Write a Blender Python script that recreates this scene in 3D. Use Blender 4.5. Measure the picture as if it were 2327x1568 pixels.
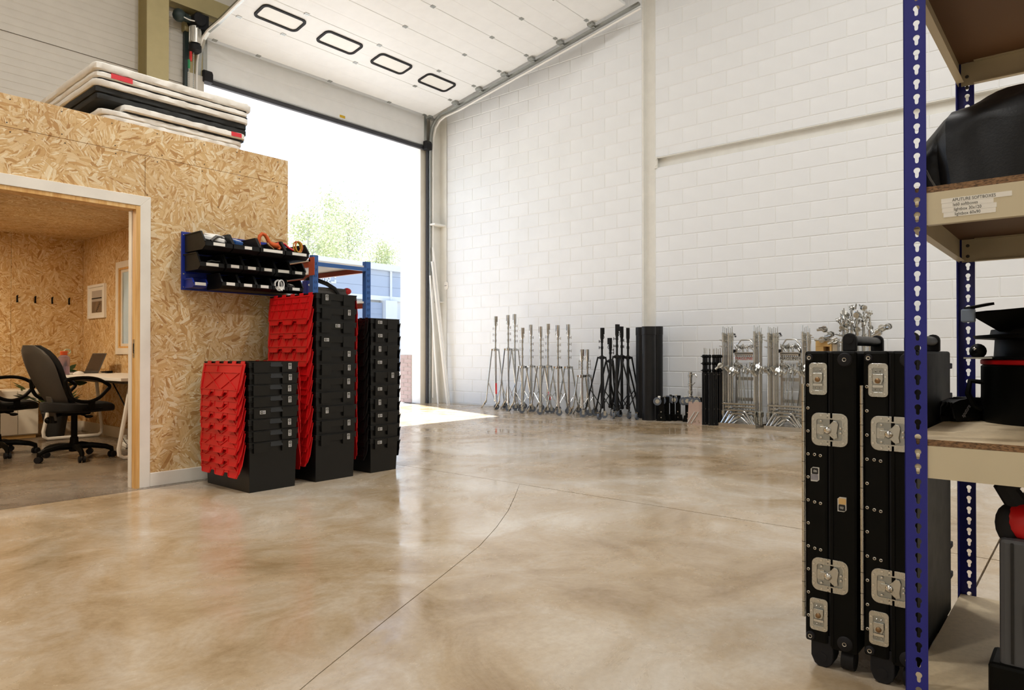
import bpy, bmesh, math, random
from mathutils import Vector, Matrix, noise

for _o in list(bpy.data.objects):
    bpy.data.objects.remove(_o, do_unlink=True)
scene = bpy.context.scene
COL = scene.collection

# ---------------------------------------------------------------- camera
F, YAW, PITCH = 1563.3, 0.703, math.atan((803.0 - 792.5) / 1563.3)
PX, PY, CAM_H = 1164.5, 792.5, 0.96
FW = Vector((math.cos(YAW) * math.cos(PITCH), math.sin(YAW) * math.cos(PITCH), math.sin(PITCH)))
RT = Vector((math.sin(YAW), -math.cos(YAW), 0))
UP = RT.cross(FW)
cam_data = bpy.data.cameras.new('camera')
cam = bpy.data.objects.new('camera', cam_data)
COL.objects.link(cam)
cam_data.sensor_fit = 'HORIZONTAL'
cam_data.sensor_width = 36.0
cam_data.lens = 36.0 * F / 2327
cam_data.shift_x = -(PX - 1163.5) / 2327
cam_data.shift_y = (PY - 784.0) / 2327
cam_data.clip_start, cam_data.clip_end = 0.05, 400
cam.matrix_world = Matrix(((RT.x, UP.x, -FW.x, 0), (RT.y, UP.y, -FW.y, 0), (RT.z, UP.z, -FW.z, CAM_H), (0, 0, 0, 1)))
scene.camera = cam

def ray(x, y):
    return FW + RT * ((x - PX) / F) - UP * ((y - PY) / F)
def on_floor(x, y, z=0.0):            # photo pixel -> point on the horizontal plane z
    d = ray(x, y); return Vector((0, 0, CAM_H)) + d * ((z - CAM_H) / d.z)
def on_x(x, y, X):                    # photo pixel -> point on the plane X (parallel to the block wall)
    d = ray(x, y); return Vector((0, 0, CAM_H)) + d * (X / d.x)
def on_y(x, y, Y):                    # photo pixel -> point on the plane Y (parallel to the door wall)
    d = ray(x, y); return Vector((0, 0, CAM_H)) + d * (Y / d.y)

# ---------------------------------------------------------------- light
world = bpy.data.worlds.new('sky'); scene.world = world; world.use_nodes = True
wn = world.node_tree; wn.nodes.clear()
sky = wn.nodes.new('ShaderNodeTexSky'); sky.sky_type = 'NISHITA'
sky.sun_disc = False; sky.sun_elevation = math.radians(53.5); sky.sun_rotation = math.radians(16.7)
sky.air_density = 1.0; sky.dust_density = 1.0; sky.ozone_density = 1.0
bg = wn.nodes.new('ShaderNodeBackground'); bg.inputs['Strength'].default_value = 0.36
wo = wn.nodes.new('ShaderNodeOutputWorld')
wn.links.new(sky.outputs[0], bg.inputs[0]); wn.links.new(bg.outputs[0], wo.inputs[0])

SUN_EL = math.radians(53.5)
to_sun = Vector((0.287 * math.cos(SUN_EL), 0.958 * math.cos(SUN_EL), math.sin(SUN_EL)))
sd = bpy.data.lights.new('sun', 'SUN'); sd.energy = 18.0; sd.angle = math.radians(0.53); sd.color = (1.0, 0.98, 0.96)
so = bpy.data.objects.new('sun', sd); COL.objects.link(so)
so.rotation_euler = to_sun.to_track_quat('Z', 'Y').to_euler(); so.location = (10, 30, 40)

LAMP_W = 132.0            # each high-bay lamp under the roof
OFFICE_W = 34.0           # each round light on the office ceiling
vs = scene.view_settings
vs.view_transform = 'Standard'; vs.look = 'None'; vs.exposure = 0.1; vs.gamma = 1.0
vs.use_curve_mapping = False

# ---------------------------------------------------------------- mesh helpers
random.seed(7)
class MB:
    def __init__(s): s.v = []; s.f = []
    def add(s, vs, fs):
        n = len(s.v); s.v += [tuple(v) for v in vs]; s.f += [tuple(i + n for i in f) for f in fs]; return s
    def box(s, x0, x1, y0, y1, z0, z1):
        return s.add([(x0,y0,z0),(x1,y0,z0),(x1,y1,z0),(x0,y1,z0),(x0,y0,z1),(x1,y0,z1),(x1,y1,z1),(x0,y1,z1)],
                     [(0,3,2,1),(4,5,6,7),(0,1,5,4),(1,2,6,5),(2,3,7,6),(3,0,4,7)])
    def taper(s, x0, x1, y0, y1, z0, X0, X1, Y0, Y1, z1):     # box with other rectangle on top
        return s.add([(x0,y0,z0),(x1,y0,z0),(x1,y1,z0),(x0,y1,z0),(X0,Y0,z1),(X1,Y0,z1),(X1,Y1,z1),(X0,Y1,z1)],
                     [(0,3,2,1),(4,5,6,7),(0,1,5,4),(1,2,6,5),(2,3,7,6),(3,0,4,7)])
    def bar(s, a, b, w, h, roll=0.0):                         # straight rectangular bar from a to b
        a, b = Vector(a), Vector(b); d = (b - a).normalized()
        r = d.cross(Vector((0,0,1)))
        if r.length < 1e-4: r = Vector((1,0,0))
        r.normalize(); u = r.cross(d)
        if roll:
            r, u = r*math.cos(roll)+u*math.sin(roll), u*math.cos(roll)-r*math.sin(roll)
        r *= w/2; u *= h/2
        return s.add([a-r-u, a+r-u, a+r+u, a-r+u, b-r-u, b+r-u, b+r+u, b-r+u],
                     [(0,1,2,3),(7,6,5,4),(0,4,5,1),(1,5,6,2),(2,6,7,3),(3,7,4,0)])
    def tube(s, path, r, n=8, closed=False):
        P = [Vector(p) for p in path]; m = len(P); rings = []; prev = None
        rad = r if isinstance(r, (list, tuple)) else [r]*m
        for i in range(m):
            if closed: t = P[(i+1)%m] - P[i-1]
            else: t = P[min(i+1,m-1)] - P[max(i-1,0)]
            if t.length < 1e-9: t = Vector((0,0,1))
            t.normalize()
            if prev is None:
                q = t.cross(Vector((0,0,1)))
                if q.length < 1e-3: q = t.cross(Vector((0,1,0)))
            else:
                q = prev - t*prev.dot(t)
            q.normalize(); prev = q; w = t.cross(q)
            rings.append([P[i] + (q*math.cos(2*math.pi*k/n) + w*math.sin(2*math.pi*k/n))*rad[i] for k in range(n)])
        vs = [v for R in rings for v in R]; fs = []
        for i in range(m if closed else m-1):
            j = (i+1) % m
            for k in range(n): fs.append((i*n+k, i*n+(k+1)%n, j*n+(k+1)%n, j*n+k))
        if not closed:
            fs.append(tuple(range(n-1,-1,-1))); fs.append(tuple((m-1)*n+k for k in range(n)))
        return s.add(vs, fs)
    def cyl(s, a, b, r, r2=None, n=10):
        return s.tube([a, b], [r, r if r2 is None else r2], n)
    def lathe(s, prof, n=16, c=(0,0,0)):                       # prof [(r,z)] about the vertical through c
        m = len(prof); vs = []; fs = []
        for r, z in prof:
            for k in range(n):
                a = 2*math.pi*k/n; vs.append((c[0]+r*math.cos(a), c[1]+r*math.sin(a), c[2]+z))
        for i in range(m-1):
            for k in range(n): fs.append((i*n+k, i*n+(k+1)%n, (i+1)*n+(k+1)%n, (i+1)*n+k))
        fs.append(tuple(range(n-1,-1,-1))); fs.append(tuple((m-1)*n+k for k in range(n)))
        return s.add(vs, fs)
    def prism(s, poly, fn, w0, w1):                            # poly [(u,v)], fn(u,v,w)->xyz
        n = len(poly)
        return s.add([fn(u,v,w0) for u,v in poly] + [fn(u,v,w1) for u,v in poly],
                     [tuple(range(n-1,-1,-1)), tuple(range(n,2*n))] + [(i,(i+1)%n,n+(i+1)%n,n+i) for i in range(n)])
    def ring(s, outer, inner, fn, w0, w1):                     # flat frame between two loops of equal length
        n = len(outer)
        vs = [fn(u,v,w0) for u,v in outer]+[fn(u,v,w0) for u,v in inner]+[fn(u,v,w1) for u,v in outer]+[fn(u,v,w1) for u,v in inner]
        fs = []
        for i in range(n):
            j = (i+1)%n
            fs += [(i,n+i,n+j,j),(2*n+i,2*n+j,3*n+j,3*n+i),(i,j,2*n+j,2*n+i),(n+i,3*n+i,3*n+j,n+j)]
        return s.add(vs, fs)
    def ball(s, c, r, n=10, m=6, sc=(1,1,1)):
        vs = []; fs = []
        for i in range(1, m):
            ph = math.pi*i/m
            for k in range(n):
                a = 2*math.pi*k/n
                vs.append((c[0]+sc[0]*r*math.sin(ph)*math.cos(a), c[1]+sc[1]*r*math.sin(ph)*math.sin(a), c[2]+sc[2]*r*math.cos(ph)))
        top = len(vs); vs.append((c[0],c[1],c[2]+sc[2]*r)); bot = top+1; vs.append((c[0],c[1],c[2]-sc[2]*r))
        for i in range(m-2):
            for k in range(n): fs.append((i*n+k,(i+1)*n+k,(i+1)*n+(k+1)%n,i*n+(k+1)%n))
        for k in range(n):
            fs.append((top,k,(k+1)%n)); fs.append((bot,(m-2)*n+(k+1)%n,(m-2)*n+k))
        return s.add(vs, fs)
    def xf(s, fn, start=0):
        s.v[start:] = [tuple(fn(Vector(v))) for v in s.v[start:]]; return s
    def mesh(s, name, smooth=False, recalc=True):
        me = bpy.data.meshes.new(name); me.from_pydata(s.v, [], s.f)
        if recalc:
            bm = bmesh.new(); bm.from_mesh(me); bmesh.ops.recalc_face_normals(bm, faces=bm.faces[:]); bm.to_mesh(me); bm.free()
        if smooth:
            me.polygons.foreach_set('use_smooth', [True]*len(me.polygons))
            me.set_sharp_from_angle(angle=math.radians(38))
        me.update(); return me
    def build(s, name, material, parent=None, smooth=False, bevel=0.0, seg=2, recalc=True):
        return link_mesh(name, s.mesh(name, smooth, recalc), material, parent, bevel, seg)

def link_mesh(name, me, material, parent=None, bevel=0.0, seg=2):
    if material is not None and not me.materials: me.materials.append(material)
    o = bpy.data.objects.new(name, me); COL.objects.link(o)
    if parent is not None: o.parent = parent
    if bevel:
        b = o.modifiers.new('bevel', 'BEVEL'); b.width = bevel; b.segments = seg; b.limit_method = 'ANGLE'
        b.angle_limit = math.radians(40); b.harden_normals = False
    return o
def tag(o, label=None, cat=None, group=None, kind=None):
    if label: o['label'] = label
    if cat: o['category'] = cat
    if group: o['group'] = group
    if kind: o['kind'] = kind
    return o
def thing(name, label, cat, loc=(0,0,0), rz=0.0, group=None):
    o = bpy.data.objects.new(name, None); COL.objects.link(o)
    o.location = loc; o.rotation_euler = (0, 0, rz); o.empty_display_size = 0.1
    return tag(o, label, cat, group)
def setting(name):
    o = bpy.data.objects.new(name, None); COL.objects.link(o); o['kind'] = 'structure'; return o
def copy_tree(o, parent=None):
    c = o.copy(); COL.objects.link(c); c.parent = parent
    for ch in list(o.children): copy_tree(ch, c)
    return c
def place(o, loc, rz=0.0, label=None, scale=None):
    o.location = loc; o.rotation_euler = (0, 0, rz)
    if label: o['label'] = label
    if scale: o.scale = scale
    return o
def flat(x, y, w): return (x, y, w)
def rrect(w, h, r, n=5, cx=0.0, cy=0.0):
    out = []
    for sx, sy, a0 in ((1,1,0),(-1,1,90),(-1,-1,180),(1,-1,270)):
        for k in range(n+1):
            a = math.radians(a0 + 90*k/n)
            out.append((cx+sx*(w/2-r)+r*math.cos(a), cy+sy*(h/2-r)+r*math.sin(a)))
    return out
def text_mesh(name, body, size, material, parent, mat4, extrude=0.0004, align='CENTER', sx=1.0):
    cu = bpy.data.curves.new(name, 'FONT'); cu.body = body; cu.size = size; cu.extrude = extrude
    cu.align_x = align; cu.align_y = 'CENTER'; cu.resolution_u = 3
    t = bpy.data.objects.new(name + '_curve', cu); COL.objects.link(t)
    dg = bpy.context.evaluated_depsgraph_get()
    me = bpy.data.meshes.new_from_object(t.evaluated_get(dg))
    bpy.data.objects.remove(t, do_unlink=True); bpy.data.curves.remove(cu)
    me.name = name; me.materials.clear()
    me.transform(mat4 @ Matrix.Diagonal((sx, 1, 1, 1)))
    return link_mesh(name, me, material, parent)

# ---------------------------------------------------------------- materials
def lin(h):
    h = h.lstrip('#'); out = []
    for i in (0, 2, 4):
        c = int(h[i:i+2], 16)/255.0
        out.append(c/12.92 if c <= 0.04045 else ((c+0.055)/1.055)**2.4)
    return (out[0], out[1], out[2], 1.0)
class NT:
    def __init__(s, name):
        s.m = bpy.data.materials.new(name); s.m.use_nodes = True; s.t = s.m.node_tree
        s.b = s.t.nodes['Principled BSDF']
    def n(s, kind, **kw):
        nd = s.t.nodes.new('ShaderNode' + kind)
        for k, v in kw.items():
            if hasattr(nd, k): setattr(nd, k, v)
        return nd
    def l(s, a, b): s.t.links.new(a, b)
    def coords(s, kind='Object'): return s.n('TexCoord').outputs[kind]
    def mapping(s, src, scale=(1,1,1), rot=(0,0,0), loc=(0,0,0)):
        m = s.n('Mapping'); m.inputs['Scale'].default_value = scale; m.inputs['Rotation'].default_value = rot
        m.inputs['Location'].default_value = loc; s.l(src, m.inputs['Vector']); return m.outputs[0]
    def noise(s, src, scale, detail=4, rough=0.55, dist=0.0):
        x = s.n('TexNoise'); x.inputs['Scale'].default_value = scale; x.inputs['Detail'].default_value = detail
        x.inputs['Roughness'].default_value = rough; x.inputs['Distortion'].default_value = dist
        s.l(src, x.inputs['Vector']); return x.outputs['Fac']
    def ramp(s, src, stops):
        r = s.n('ValToRGB'); e = r.color_ramp.elements
        while len(e) > 1: e.remove(e[-1])
        e[0].position = stops[0][0]; e[0].color = stops[0][1]
        for p, c in stops[1:]:
            q = e.new(p); q.color = c
        s.l(src, r.inputs[0]); return r.outputs['Color']
    def mix(s, a, b, fac, mode='MIX'):
        x = s.n('Mix', data_type='RGBA', blend_type=mode)
        for v, k in ((a, 'A'), (b, 'B')):
            sock = [i for i in x.inputs if i.name == k and i.type == 'RGBA'][0]
            if isinstance(v, tuple): sock.default_value = v
            else: s.l(v, sock)
        fs = [i for i in x.inputs if i.name == 'Factor' and i.type == 'VALUE'][0]
        if isinstance(fac, (int, float)): fs.default_value = fac
        else: s.l(fac, fs)
        return [o for o in x.outputs if o.type == 'RGBA'][0]
    def math(s, op, a, b=0.0):
        x = s.n('Math', operation=op)
        for v, i in ((a, 0), (b, 1)):
            if isinstance(v, (int, float)): x.inputs[i].default_value = v
            else: s.l(v, x.inputs[i])
        return x.outputs[0]
    def bump(s, h, strength=0.2, dist=0.01):
        b = s.n('Bump'); b.inputs['Strength'].default_value = strength; b.inputs['Distance'].default_value = dist
        s.l(h, b.inputs['Height']); s.l(b.outputs[0], s.b.inputs['Normal'])
    def set(s, **kw):
        for k, v in kw.items():
            i = s.b.inputs[k.replace('_', ' ')]
            if isinstance(v, (int, float, tuple)): i.default_value = v
            else: s.l(v, i)
        return s.m
def paint(name, hexc, rough=0.5, metal=0.0, vary=0.08, scale=6.0, spec=0.5, bump=0.0, alpha=None, trans=0.0):
    t = NT(name); c = lin(hexc); co = t.coords()
    f = t.noise(co, scale, 4)
    dark = tuple(x*(1-vary) for x in c[:3])+(1,); light = tuple(min(1, x*(1+vary)) for x in c[:3])+(1,)
    t.set(Base_Color=t.ramp(f, [(0.3, dark), (0.7, light)]), Metallic=metal)
    t.b.inputs['Specular IOR Level'].default_value = spec
    rr = t.n('MapRange'); rr.inputs['To Min'].default_value = max(0.02, rough-0.06); rr.inputs['To Max'].default_value = min(1, rough+0.06)
    t.l(t.noise(co, scale*3, 3), rr.inputs['Value']); t.l(rr.outputs[0], t.b.inputs['Roughness'])
    if bump: t.bump(t.noise(co, scale*12, 3), bump, 0.004)
    if trans: t.b.inputs['Transmission Weight'].default_value = trans
    return t.m
def osb(name, axes, tint=(1,1,1)):
    t = NT(name); sep = t.n('SeparateXYZ'); t.l(t.coords(), sep.inputs[0])
    comb = t.n('CombineXYZ'); ids = {'x':0,'y':1,'z':2}
    t.l(sep.outputs[ids[axes[0]]], comb.inputs[0]); t.l(sep.outputs[ids[axes[1]]], comb.inputs[1])
    base = comb.outputs[0]
    def flakes(cell, sc, seed):
        off = t.mapping(base, loc=(seed*3.7, seed*1.9, 0))
        wob = t.n('TexNoise'); wob.inputs['Scale'].default_value = 5; t.l(off, wob.inputs['Vector'])
        wv = t.n('VectorMath', operation='MULTIPLY_ADD'); t.l(wob.outputs['Color'], wv.inputs[0])
        wv.inputs[1].default_value = (0.08,0.08,0); t.l(off, wv.inputs[2])
        v = t.n('TexVoronoi', voronoi_dimensions='2D'); v.inputs['Scale'].default_value = cell; t.l(wv.outputs[0], v.inputs['Vector'])
        sp = t.n('SeparateColor'); t.l(v.outputs['Color'], sp.inputs[0])
        ang = t.math('MULTIPLY', sp.outputs[0], 6.283)
        vr = t.n('VectorRotate', rotation_type='Z_AXIS'); t.l(off, vr.inputs['Vector']); t.l(ang, vr.inputs['Angle'])
        st = t.mapping(vr.outputs[0], scale=sc)
        f = t.n('TexVoronoi', voronoi_dimensions='2D'); f.inputs['Scale'].default_value = 1.0; t.l(st, f.inputs['Vector'])
        e = t.n('TexVoronoi', voronoi_dimensions='2D', feature='DISTANCE_TO_EDGE'); e.inputs['Scale'].default_value = 1.0; t.l(st, e.inputs['Vector'])
        fs = t.n('SeparateColor'); t.l(f.outputs['Color'], fs.inputs[0])
        gr = t.noise(t.mapping(st, scale=(0.6, 9, 1)), 1.0, 3)
        return fs.outputs[0], fs.outputs[1], e.outputs['Distance'], gr
    a1, b1, e1, g1 = flakes(7.0, (13, 52, 1), 1.0)
    a2, b2, e2, g2 = flakes(13.0, (24, 120, 1), 2.0)
    tones = [(0.0, lin('#b0824a')), (0.10, lin('#cda368')), (0.35, lin('#dcb982')), (0.7, lin('#e8cc9c')), (1.0, lin('#f5e6c4'))]
    c1 = t.ramp(a1, tones); c2 = t.ramp(a2, tones)
    pick = t.math('GREATER_THAN', b1, 0.42)
    c = t.mix(c1, c2, pick)
    gmix = t.math('MULTIPLY', g1, 0.25)
    c = t.mix(c, lin('#b07f42'), gmix)
    edge = t.ramp(t.math('MINIMUM', t.math('MULTIPLY', e1, 1.0), t.math('MULTIPLY', e2, 1.6)), [(0.0, (1,1,1,1)), (0.035, (0,0,0,1))])
    c = t.mix(c, lin('#8a5b2a'), t.math('MULTIPLY', edge, 0.42))
    spots = t.ramp(t.noise(base, 2.2, 5, 0.6), [(0.35, (0.86,0.82,0.78,1)), (0.65, (1,1,1,1))])
    c = t.mix(c, spots, 1.0, 'MULTIPLY')
    if tint != (1,1,1): c = t.mix(c, tint+(1.0,), 1.0, 'MULTIPLY')
    t.set(Base_Color=c, Roughness=0.62)
    t.bump(t.math('ADD', a1, t.math('MULTIPLY', a2, 0.6)), 0.12, 0.004)
    return t.m
def concrete(name, tones, rough=(0.05, 0.36), scale=1.0):
    t = NT(name); co = t.coords()
    w = t.n('TexNoise'); w.inputs['Scale'].default_value = 0.7*scale; w.inputs['Detail'].default_value = 3; t.l(co, w.inputs['Vector'])
    wv = t.n('VectorMath', operation='MULTIPLY_ADD'); t.l(w.outputs['Color'], wv.inputs[0]); wv.inputs[1].default_value = (0.9,0.9,0); t.l(co, wv.inputs[2])
    big = t.noise(wv.outputs[0], 0.5*scale, 8, 0.62, 0.8)
    streak = t.noise(wv.outputs[0], 2.1*scale, 9, 0.68, 0.6)
    fine = t.noise(co, 38*scale, 5, 0.7)
    speck = t.noise(co, 9*scale, 6, 0.75)
    f = t.math('ADD', t.math('MULTIPLY', big, 0.6), t.math('MULTIPLY', streak, 0.4))
    c = t.ramp(f, [(0.37, lin(tones[0])), (0.46, lin(tones[1])), (0.55, lin(tones[2])), (0.64, lin(tones[3]))])
    c = t.mix(c, t.ramp(fine, [(0.3, (0.86,0.85,0.83,1)), (0.6, (1,1,1,1))]), 1.0, 'MULTIPLY')
    pits = t.ramp(speck, [(0.22, (0.45,0.42,0.38,1)), (0.30, (1,1,1,1))])
    c = t.mix(c, pits, 0.8, 'MULTIPLY')
    rr = t.n('MapRange'); rr.inputs['From Min'].default_value = 0.35; rr.inputs['From Max'].default_value = 0.66
    rr.inputs['To Min'].default_value = rough[1]; rr.inputs['To Max'].default_value = rough[0]
    t.l(t.noise(wv.outputs[0], 1.7*scale, 8, 0.7), rr.inputs['Value'])
    t.set(Base_Color=c, Roughness=rr.outputs[0]); t.b.inputs['Specular IOR Level'].default_value = 0.5
    t.bump(t.noise(co, 4*scale, 6, 0.6), 0.05, 0.004)
    return t.m
def glossy_metal(name, hexc, rough=0.25): return paint(name, hexc, rough, 1.0, 0.06, 20)
def board_mat(name, face, edge):      # chipboard: pale faces, flecked brown edges
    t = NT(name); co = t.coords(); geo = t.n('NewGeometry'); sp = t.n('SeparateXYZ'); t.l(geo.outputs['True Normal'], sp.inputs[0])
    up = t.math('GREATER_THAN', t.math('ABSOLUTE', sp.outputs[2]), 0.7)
    v = t.n('TexVoronoi'); v.inputs['Scale'].default_value = 420; t.l(t.mapping(co, scale=(0.6, 0.35, 1.2)), v.inputs['Vector'])
    s2 = t.n('SeparateColor'); t.l(v.outputs['Color'], s2.inputs[0])
    e = lin(edge)
    ce = t.ramp(s2.outputs[0], [(0.0, tuple(x*0.35 for x in e[:3])+(1,)), (0.5, e), (1.0, tuple(min(1,x*1.5) for x in e[:3])+(1,))])
    fcol = lin(face)
    cf = t.ramp(t.noise(co, 60, 4, 0.7), [(0.3, tuple(x*0.86 for x in fcol[:3])+(1,)), (0.6, fcol)])
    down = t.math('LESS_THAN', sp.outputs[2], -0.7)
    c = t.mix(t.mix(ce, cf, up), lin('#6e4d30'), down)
    return t.set(Base_Color=c, Roughness=0.6)
def pine(name, tones, axis=2):
    t = NT(name); sc = [14,14,14]; sc[axis] = 0.8
    f = t.noise(t.mapping(t.coords(), scale=tuple(sc)), 2.2, 5, 0.6, 0.6)
    return t.set(Base_Color=t.ramp(f, [(0.3, lin(tones[0])), (0.5, lin(tones[1])), (0.7, lin(tones[2]))]), Roughness=0.5)

M = {}
M['floor'] = concrete('polished_concrete', ('#8f7653', '#ad987a', '#bfb19d', '#cfc7ba'))
M['floor_dark'] = concrete('bare_concrete', ('#5f5346', '#74685a', '#857a6c', '#978d80'), (0.12, 0.4))
M['ground'] = concrete('yard_concrete', ('#9c9a96', '#a8a6a2', '#b2b0ac', '#bcbab6'), (0.6, 0.85), 0.4)
M['groove'] = paint('joint_filler', '#3a2f24', 0.9)
M['block'] = paint('cream_block_paint', '#e8ebee', 0.6, vary=0.03, scale=2.0, bump=0.10)
M['mortar'] = paint('painted_mortar', '#e6e8e8', 0.7, vary=0.02, scale=3.0)
M['wallpaint'] = paint('white_wall_paint', '#e9e5da', 0.7, vary=0.03)
M['cream_steel'] = paint('cream_steel_paint', '#e3e2dc', 0.5, vary=0.04)
M['olive'] = paint('olive_steel_paint', '#b7aa7c', 0.45, vary=0.05)
M['olive_shade'] = paint('olive_paint_in_shade', '#8d7d44', 0.5, vary=0.05)  # same olive paint, with the shade on the column web put into the colour
M['cladding'] = paint('grey_white_cladding', '#d3cec4', 0.45, vary=0.03)
M['door_panel'] = paint('white_door_steel', '#eff1f2', 0.4, vary=0.02)
M['rubber'] = paint('black_rubber', '#1d1d20', 0.6, spec=0.25)
M['seal'] = paint('dark_grey_seal', '#35363c', 0.55)
M['galv'] = glossy_metal('galvanised_steel', '#a9aba8', 0.4)
M['dark_green'] = paint('dark_green_trim', '#2c3a3a', 0.5)
M['red'] = paint('red_plastic', '#cf1418', 0.36, vary=0.06, scale=3)
M['green'] = paint('green_plastic', '#1e8a56', 0.4)
M['pane'] = paint('frosted_pane', '#eeeeea', 0.3, vary=0.02)
M['osb_wall'] = osb('osb_board_front', 'xz')
M['osb_side'] = osb('osb_board_side', 'yz')
M['osb_ceil'] = osb('osb_board_ceiling', 'xy')
M['white_trim'] = paint('white_gloss_timber', '#e9e3d8', 0.4, vary=0.04)
M['pine'] = pine('pine_jamb', ('#c58f4c', '#dbac68', '#e8c68c'))
M['white'] = paint('white_satin', '#f0efec', 0.45, vary=0.02)
M['offwhite'] = paint('cream_powder_coat', '#cfc3a6', 0.42, vary=0.03)
M['bin'] = paint('black_bin_plastic', '#131313', 0.42, vary=0.1, spec=0.25)
M['crate'] = paint('black_crate_plastic', '#10100f', 0.36, vary=0.15, scale=5, spec=0.35)
M['lid_black'] = paint('black_lid_plastic', '#121211', 0.4, vary=0.12, scale=5, spec=0.25)
M['blue'] = paint('blue_powder_coat', '#1c2f8e', 0.36, vary=0.04)
M['navy'] = paint('deep_blue_powder_coat', '#1a2084', 0.34, vary=0.04)
M['rack_blue'] = paint('mid_blue_powder_coat', '#2e5c9e', 0.4, vary=0.05)
M['orange'] = paint('orange_powder_coat', '#b8492c', 0.45, vary=0.05)
M['black'] = paint('satin_black', '#0c0c0a', 0.5, vary=0.12, spec=0.11)
M['black_fabric'] = paint('black_fabric', '#0b0b0c', 0.85, vary=0.2, scale=40)
M['black_nylon'] = paint('black_nylon', '#0c0c0d', 0.45, vary=0.2, scale=14, bump=0.1, spec=0.25)
M['grey_plastic'] = paint('dark_grey_plastic', '#4a4744', 0.5, vary=0.06)
M['chrome'] = glossy_metal('chrome_steel', '#c4c4c2', 0.16)
M['zinc'] = glossy_metal('zinc_plate', '#c3c2bc', 0.28)
M['alu'] = glossy_metal('aluminium', '#cfccc4', 0.34)
M['screw'] = glossy_metal('nickel_screw', '#d8d6d0', 0.22)
M['copper'] = glossy_metal('brass_stud', '#94785a', 0.35)
M['foam'] = paint('white_polystyrene', '#e8e4db', 0.85, vary=0.05, scale=18, bump=0.3)
M['foam_black'] = paint('black_painted_foam', '#191a18', 0.7, vary=0.2, scale=18, bump=0.2)
M['sticker'] = paint('silver_sticker', '#c9c7c0', 0.4, vary=0.05)
M['sticker_grey'] = paint('grey_sticker_print', '#8d8b92', 0.4, vary=0.15, scale=90)
M['ink'] = paint('black_ink', '#151515', 0.6)
M['paper'] = paint('white_label_paper', '#eeebe3', 0.6, vary=0.02)
M['red_label'] = paint('red_tape', '#d8303a', 0.6)
M['yellow'] = paint('yellow_sticker', '#d9b21e', 0.5)
M['tube_black'] = paint('charcoal_tube', '#1a1a1b', 0.42, vary=0.15, spec=0.25)
M['wheel'] = paint('grey_rubber_wheel', '#5b626d', 0.5, vary=0.1)
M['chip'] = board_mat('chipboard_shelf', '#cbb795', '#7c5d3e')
M['laminate'] = paint('laminate_shelf', '#e6e1d8', 0.5, vary=0.03)
M['clear_ply'] = paint('pink_beige_board', '#b39a8c', 0.4, vary=0.05)
M['honey'] = paint('honey_timber', '#d8b274', 0.5, vary=0.08)
M['brick'] = paint('pink_grey_brick', '#b39d97', 0.8, vary=0.1)
M['brick_mortar'] = paint('brick_mortar', '#c5bcb4', 0.9)
M['facade_blue'] = paint('blue_grey_facade', '#b2bbca', 0.5, vary=0.02, scale=0.5)
M['facade_white'] = paint('white_facade', '#e8e8e6', 0.6, vary=0.02, scale=0.5)
M['shutter'] = paint('blue_shutter', '#a4aebf', 0.5, vary=0.02, scale=0.5)
M['bark'] = paint('tree_bark', '#b9b6aa', 0.9)
M['carpet'] = M['floor']
M['plant'] = paint('dark_green_leaf', '#2b4a22', 0.45, vary=0.2)
M['pot'] = paint('dark_grey_pot', '#3b3d40', 0.6)
M['screen'] = paint('dark_screen', '#2a2224', 0.25)
M['photo_dark'] = paint('print_grey_brown', '#7e6b57', 0.5, vary=0.25, scale=14)
M['photo_sky'] = paint('print_pale_grey', '#b9b2ab', 0.5, vary=0.05)
XW, YD, YP = 9.358, 9.813, 5.21           # block wall face, door wall face, office partition face
XL, YB = -7.0, -9.0                       # unseen far sides of the hall
def roof_z(y): return 7.35 + 0.17*(YD - y)

# ---------------------------------------------------------------- floor: slabs with saw-cut joints
floor = tag(MB().box(XL, XW+0.2, YB, YD+0.1, -0.14, -0.03).build('floor', M['groove']), kind='structure')
G = 0.0040
def slab(poly, m_='floor'):
    MB().prism(poly, flat, -0.03, 0.0).build('slab', M[m_], floor)
XJ, YJ, YR = 3.895, 5.128, 0.38
crack = [(XJ, 3.23), (3.55, 2.985), (3.196, 2.742), (2.85, 2.53), (2.519, 2.349), (2.054, 2.147), (1.676, 1.987), (1.192, 1.774), (0.4, 1.40), (-1.5, 0.9), (XL, 0.62)]
slab([(XL, YB), (XJ-G, YB), (XJ-G, YR-G), (XL, YR-G)])
slab([(XJ+G, YB), (XW+0.2, YB), (XW+0.2, YR-G), (XJ+G, YR-G)])
slab([(XJ+G, YR+G), (XW+0.2, YR+G), (XW+0.2, YD+0.1), (XJ+G, YD+0.1)])
slab([(XL, YR+G), (XJ-G, YR+G)] + [(x-(G if i == 0 else 0), y-0.0021) for i, (x, y) in enumerate(crack)])
slab([(XJ-G, YJ-G), (XL, YJ-G)] + [(x-(G if i == len(crack)-1 else 0), y+0.0021) for i, (x, y) in reversed(list(enumerate(crack)))])
slab([(XL, YJ+G), (XJ-G, YJ+G), (XJ-G, YD+0.1), (XL, YD+0.1)], 'floor_dark')

# ---------------------------------------------------------------- block wall
wall_right = tag(MB().box(XW+0.09, XW+0.35, YB, YD+0.5, 0, 10.6).build('wall_right', M['mortar']), kind='structure')
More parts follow.
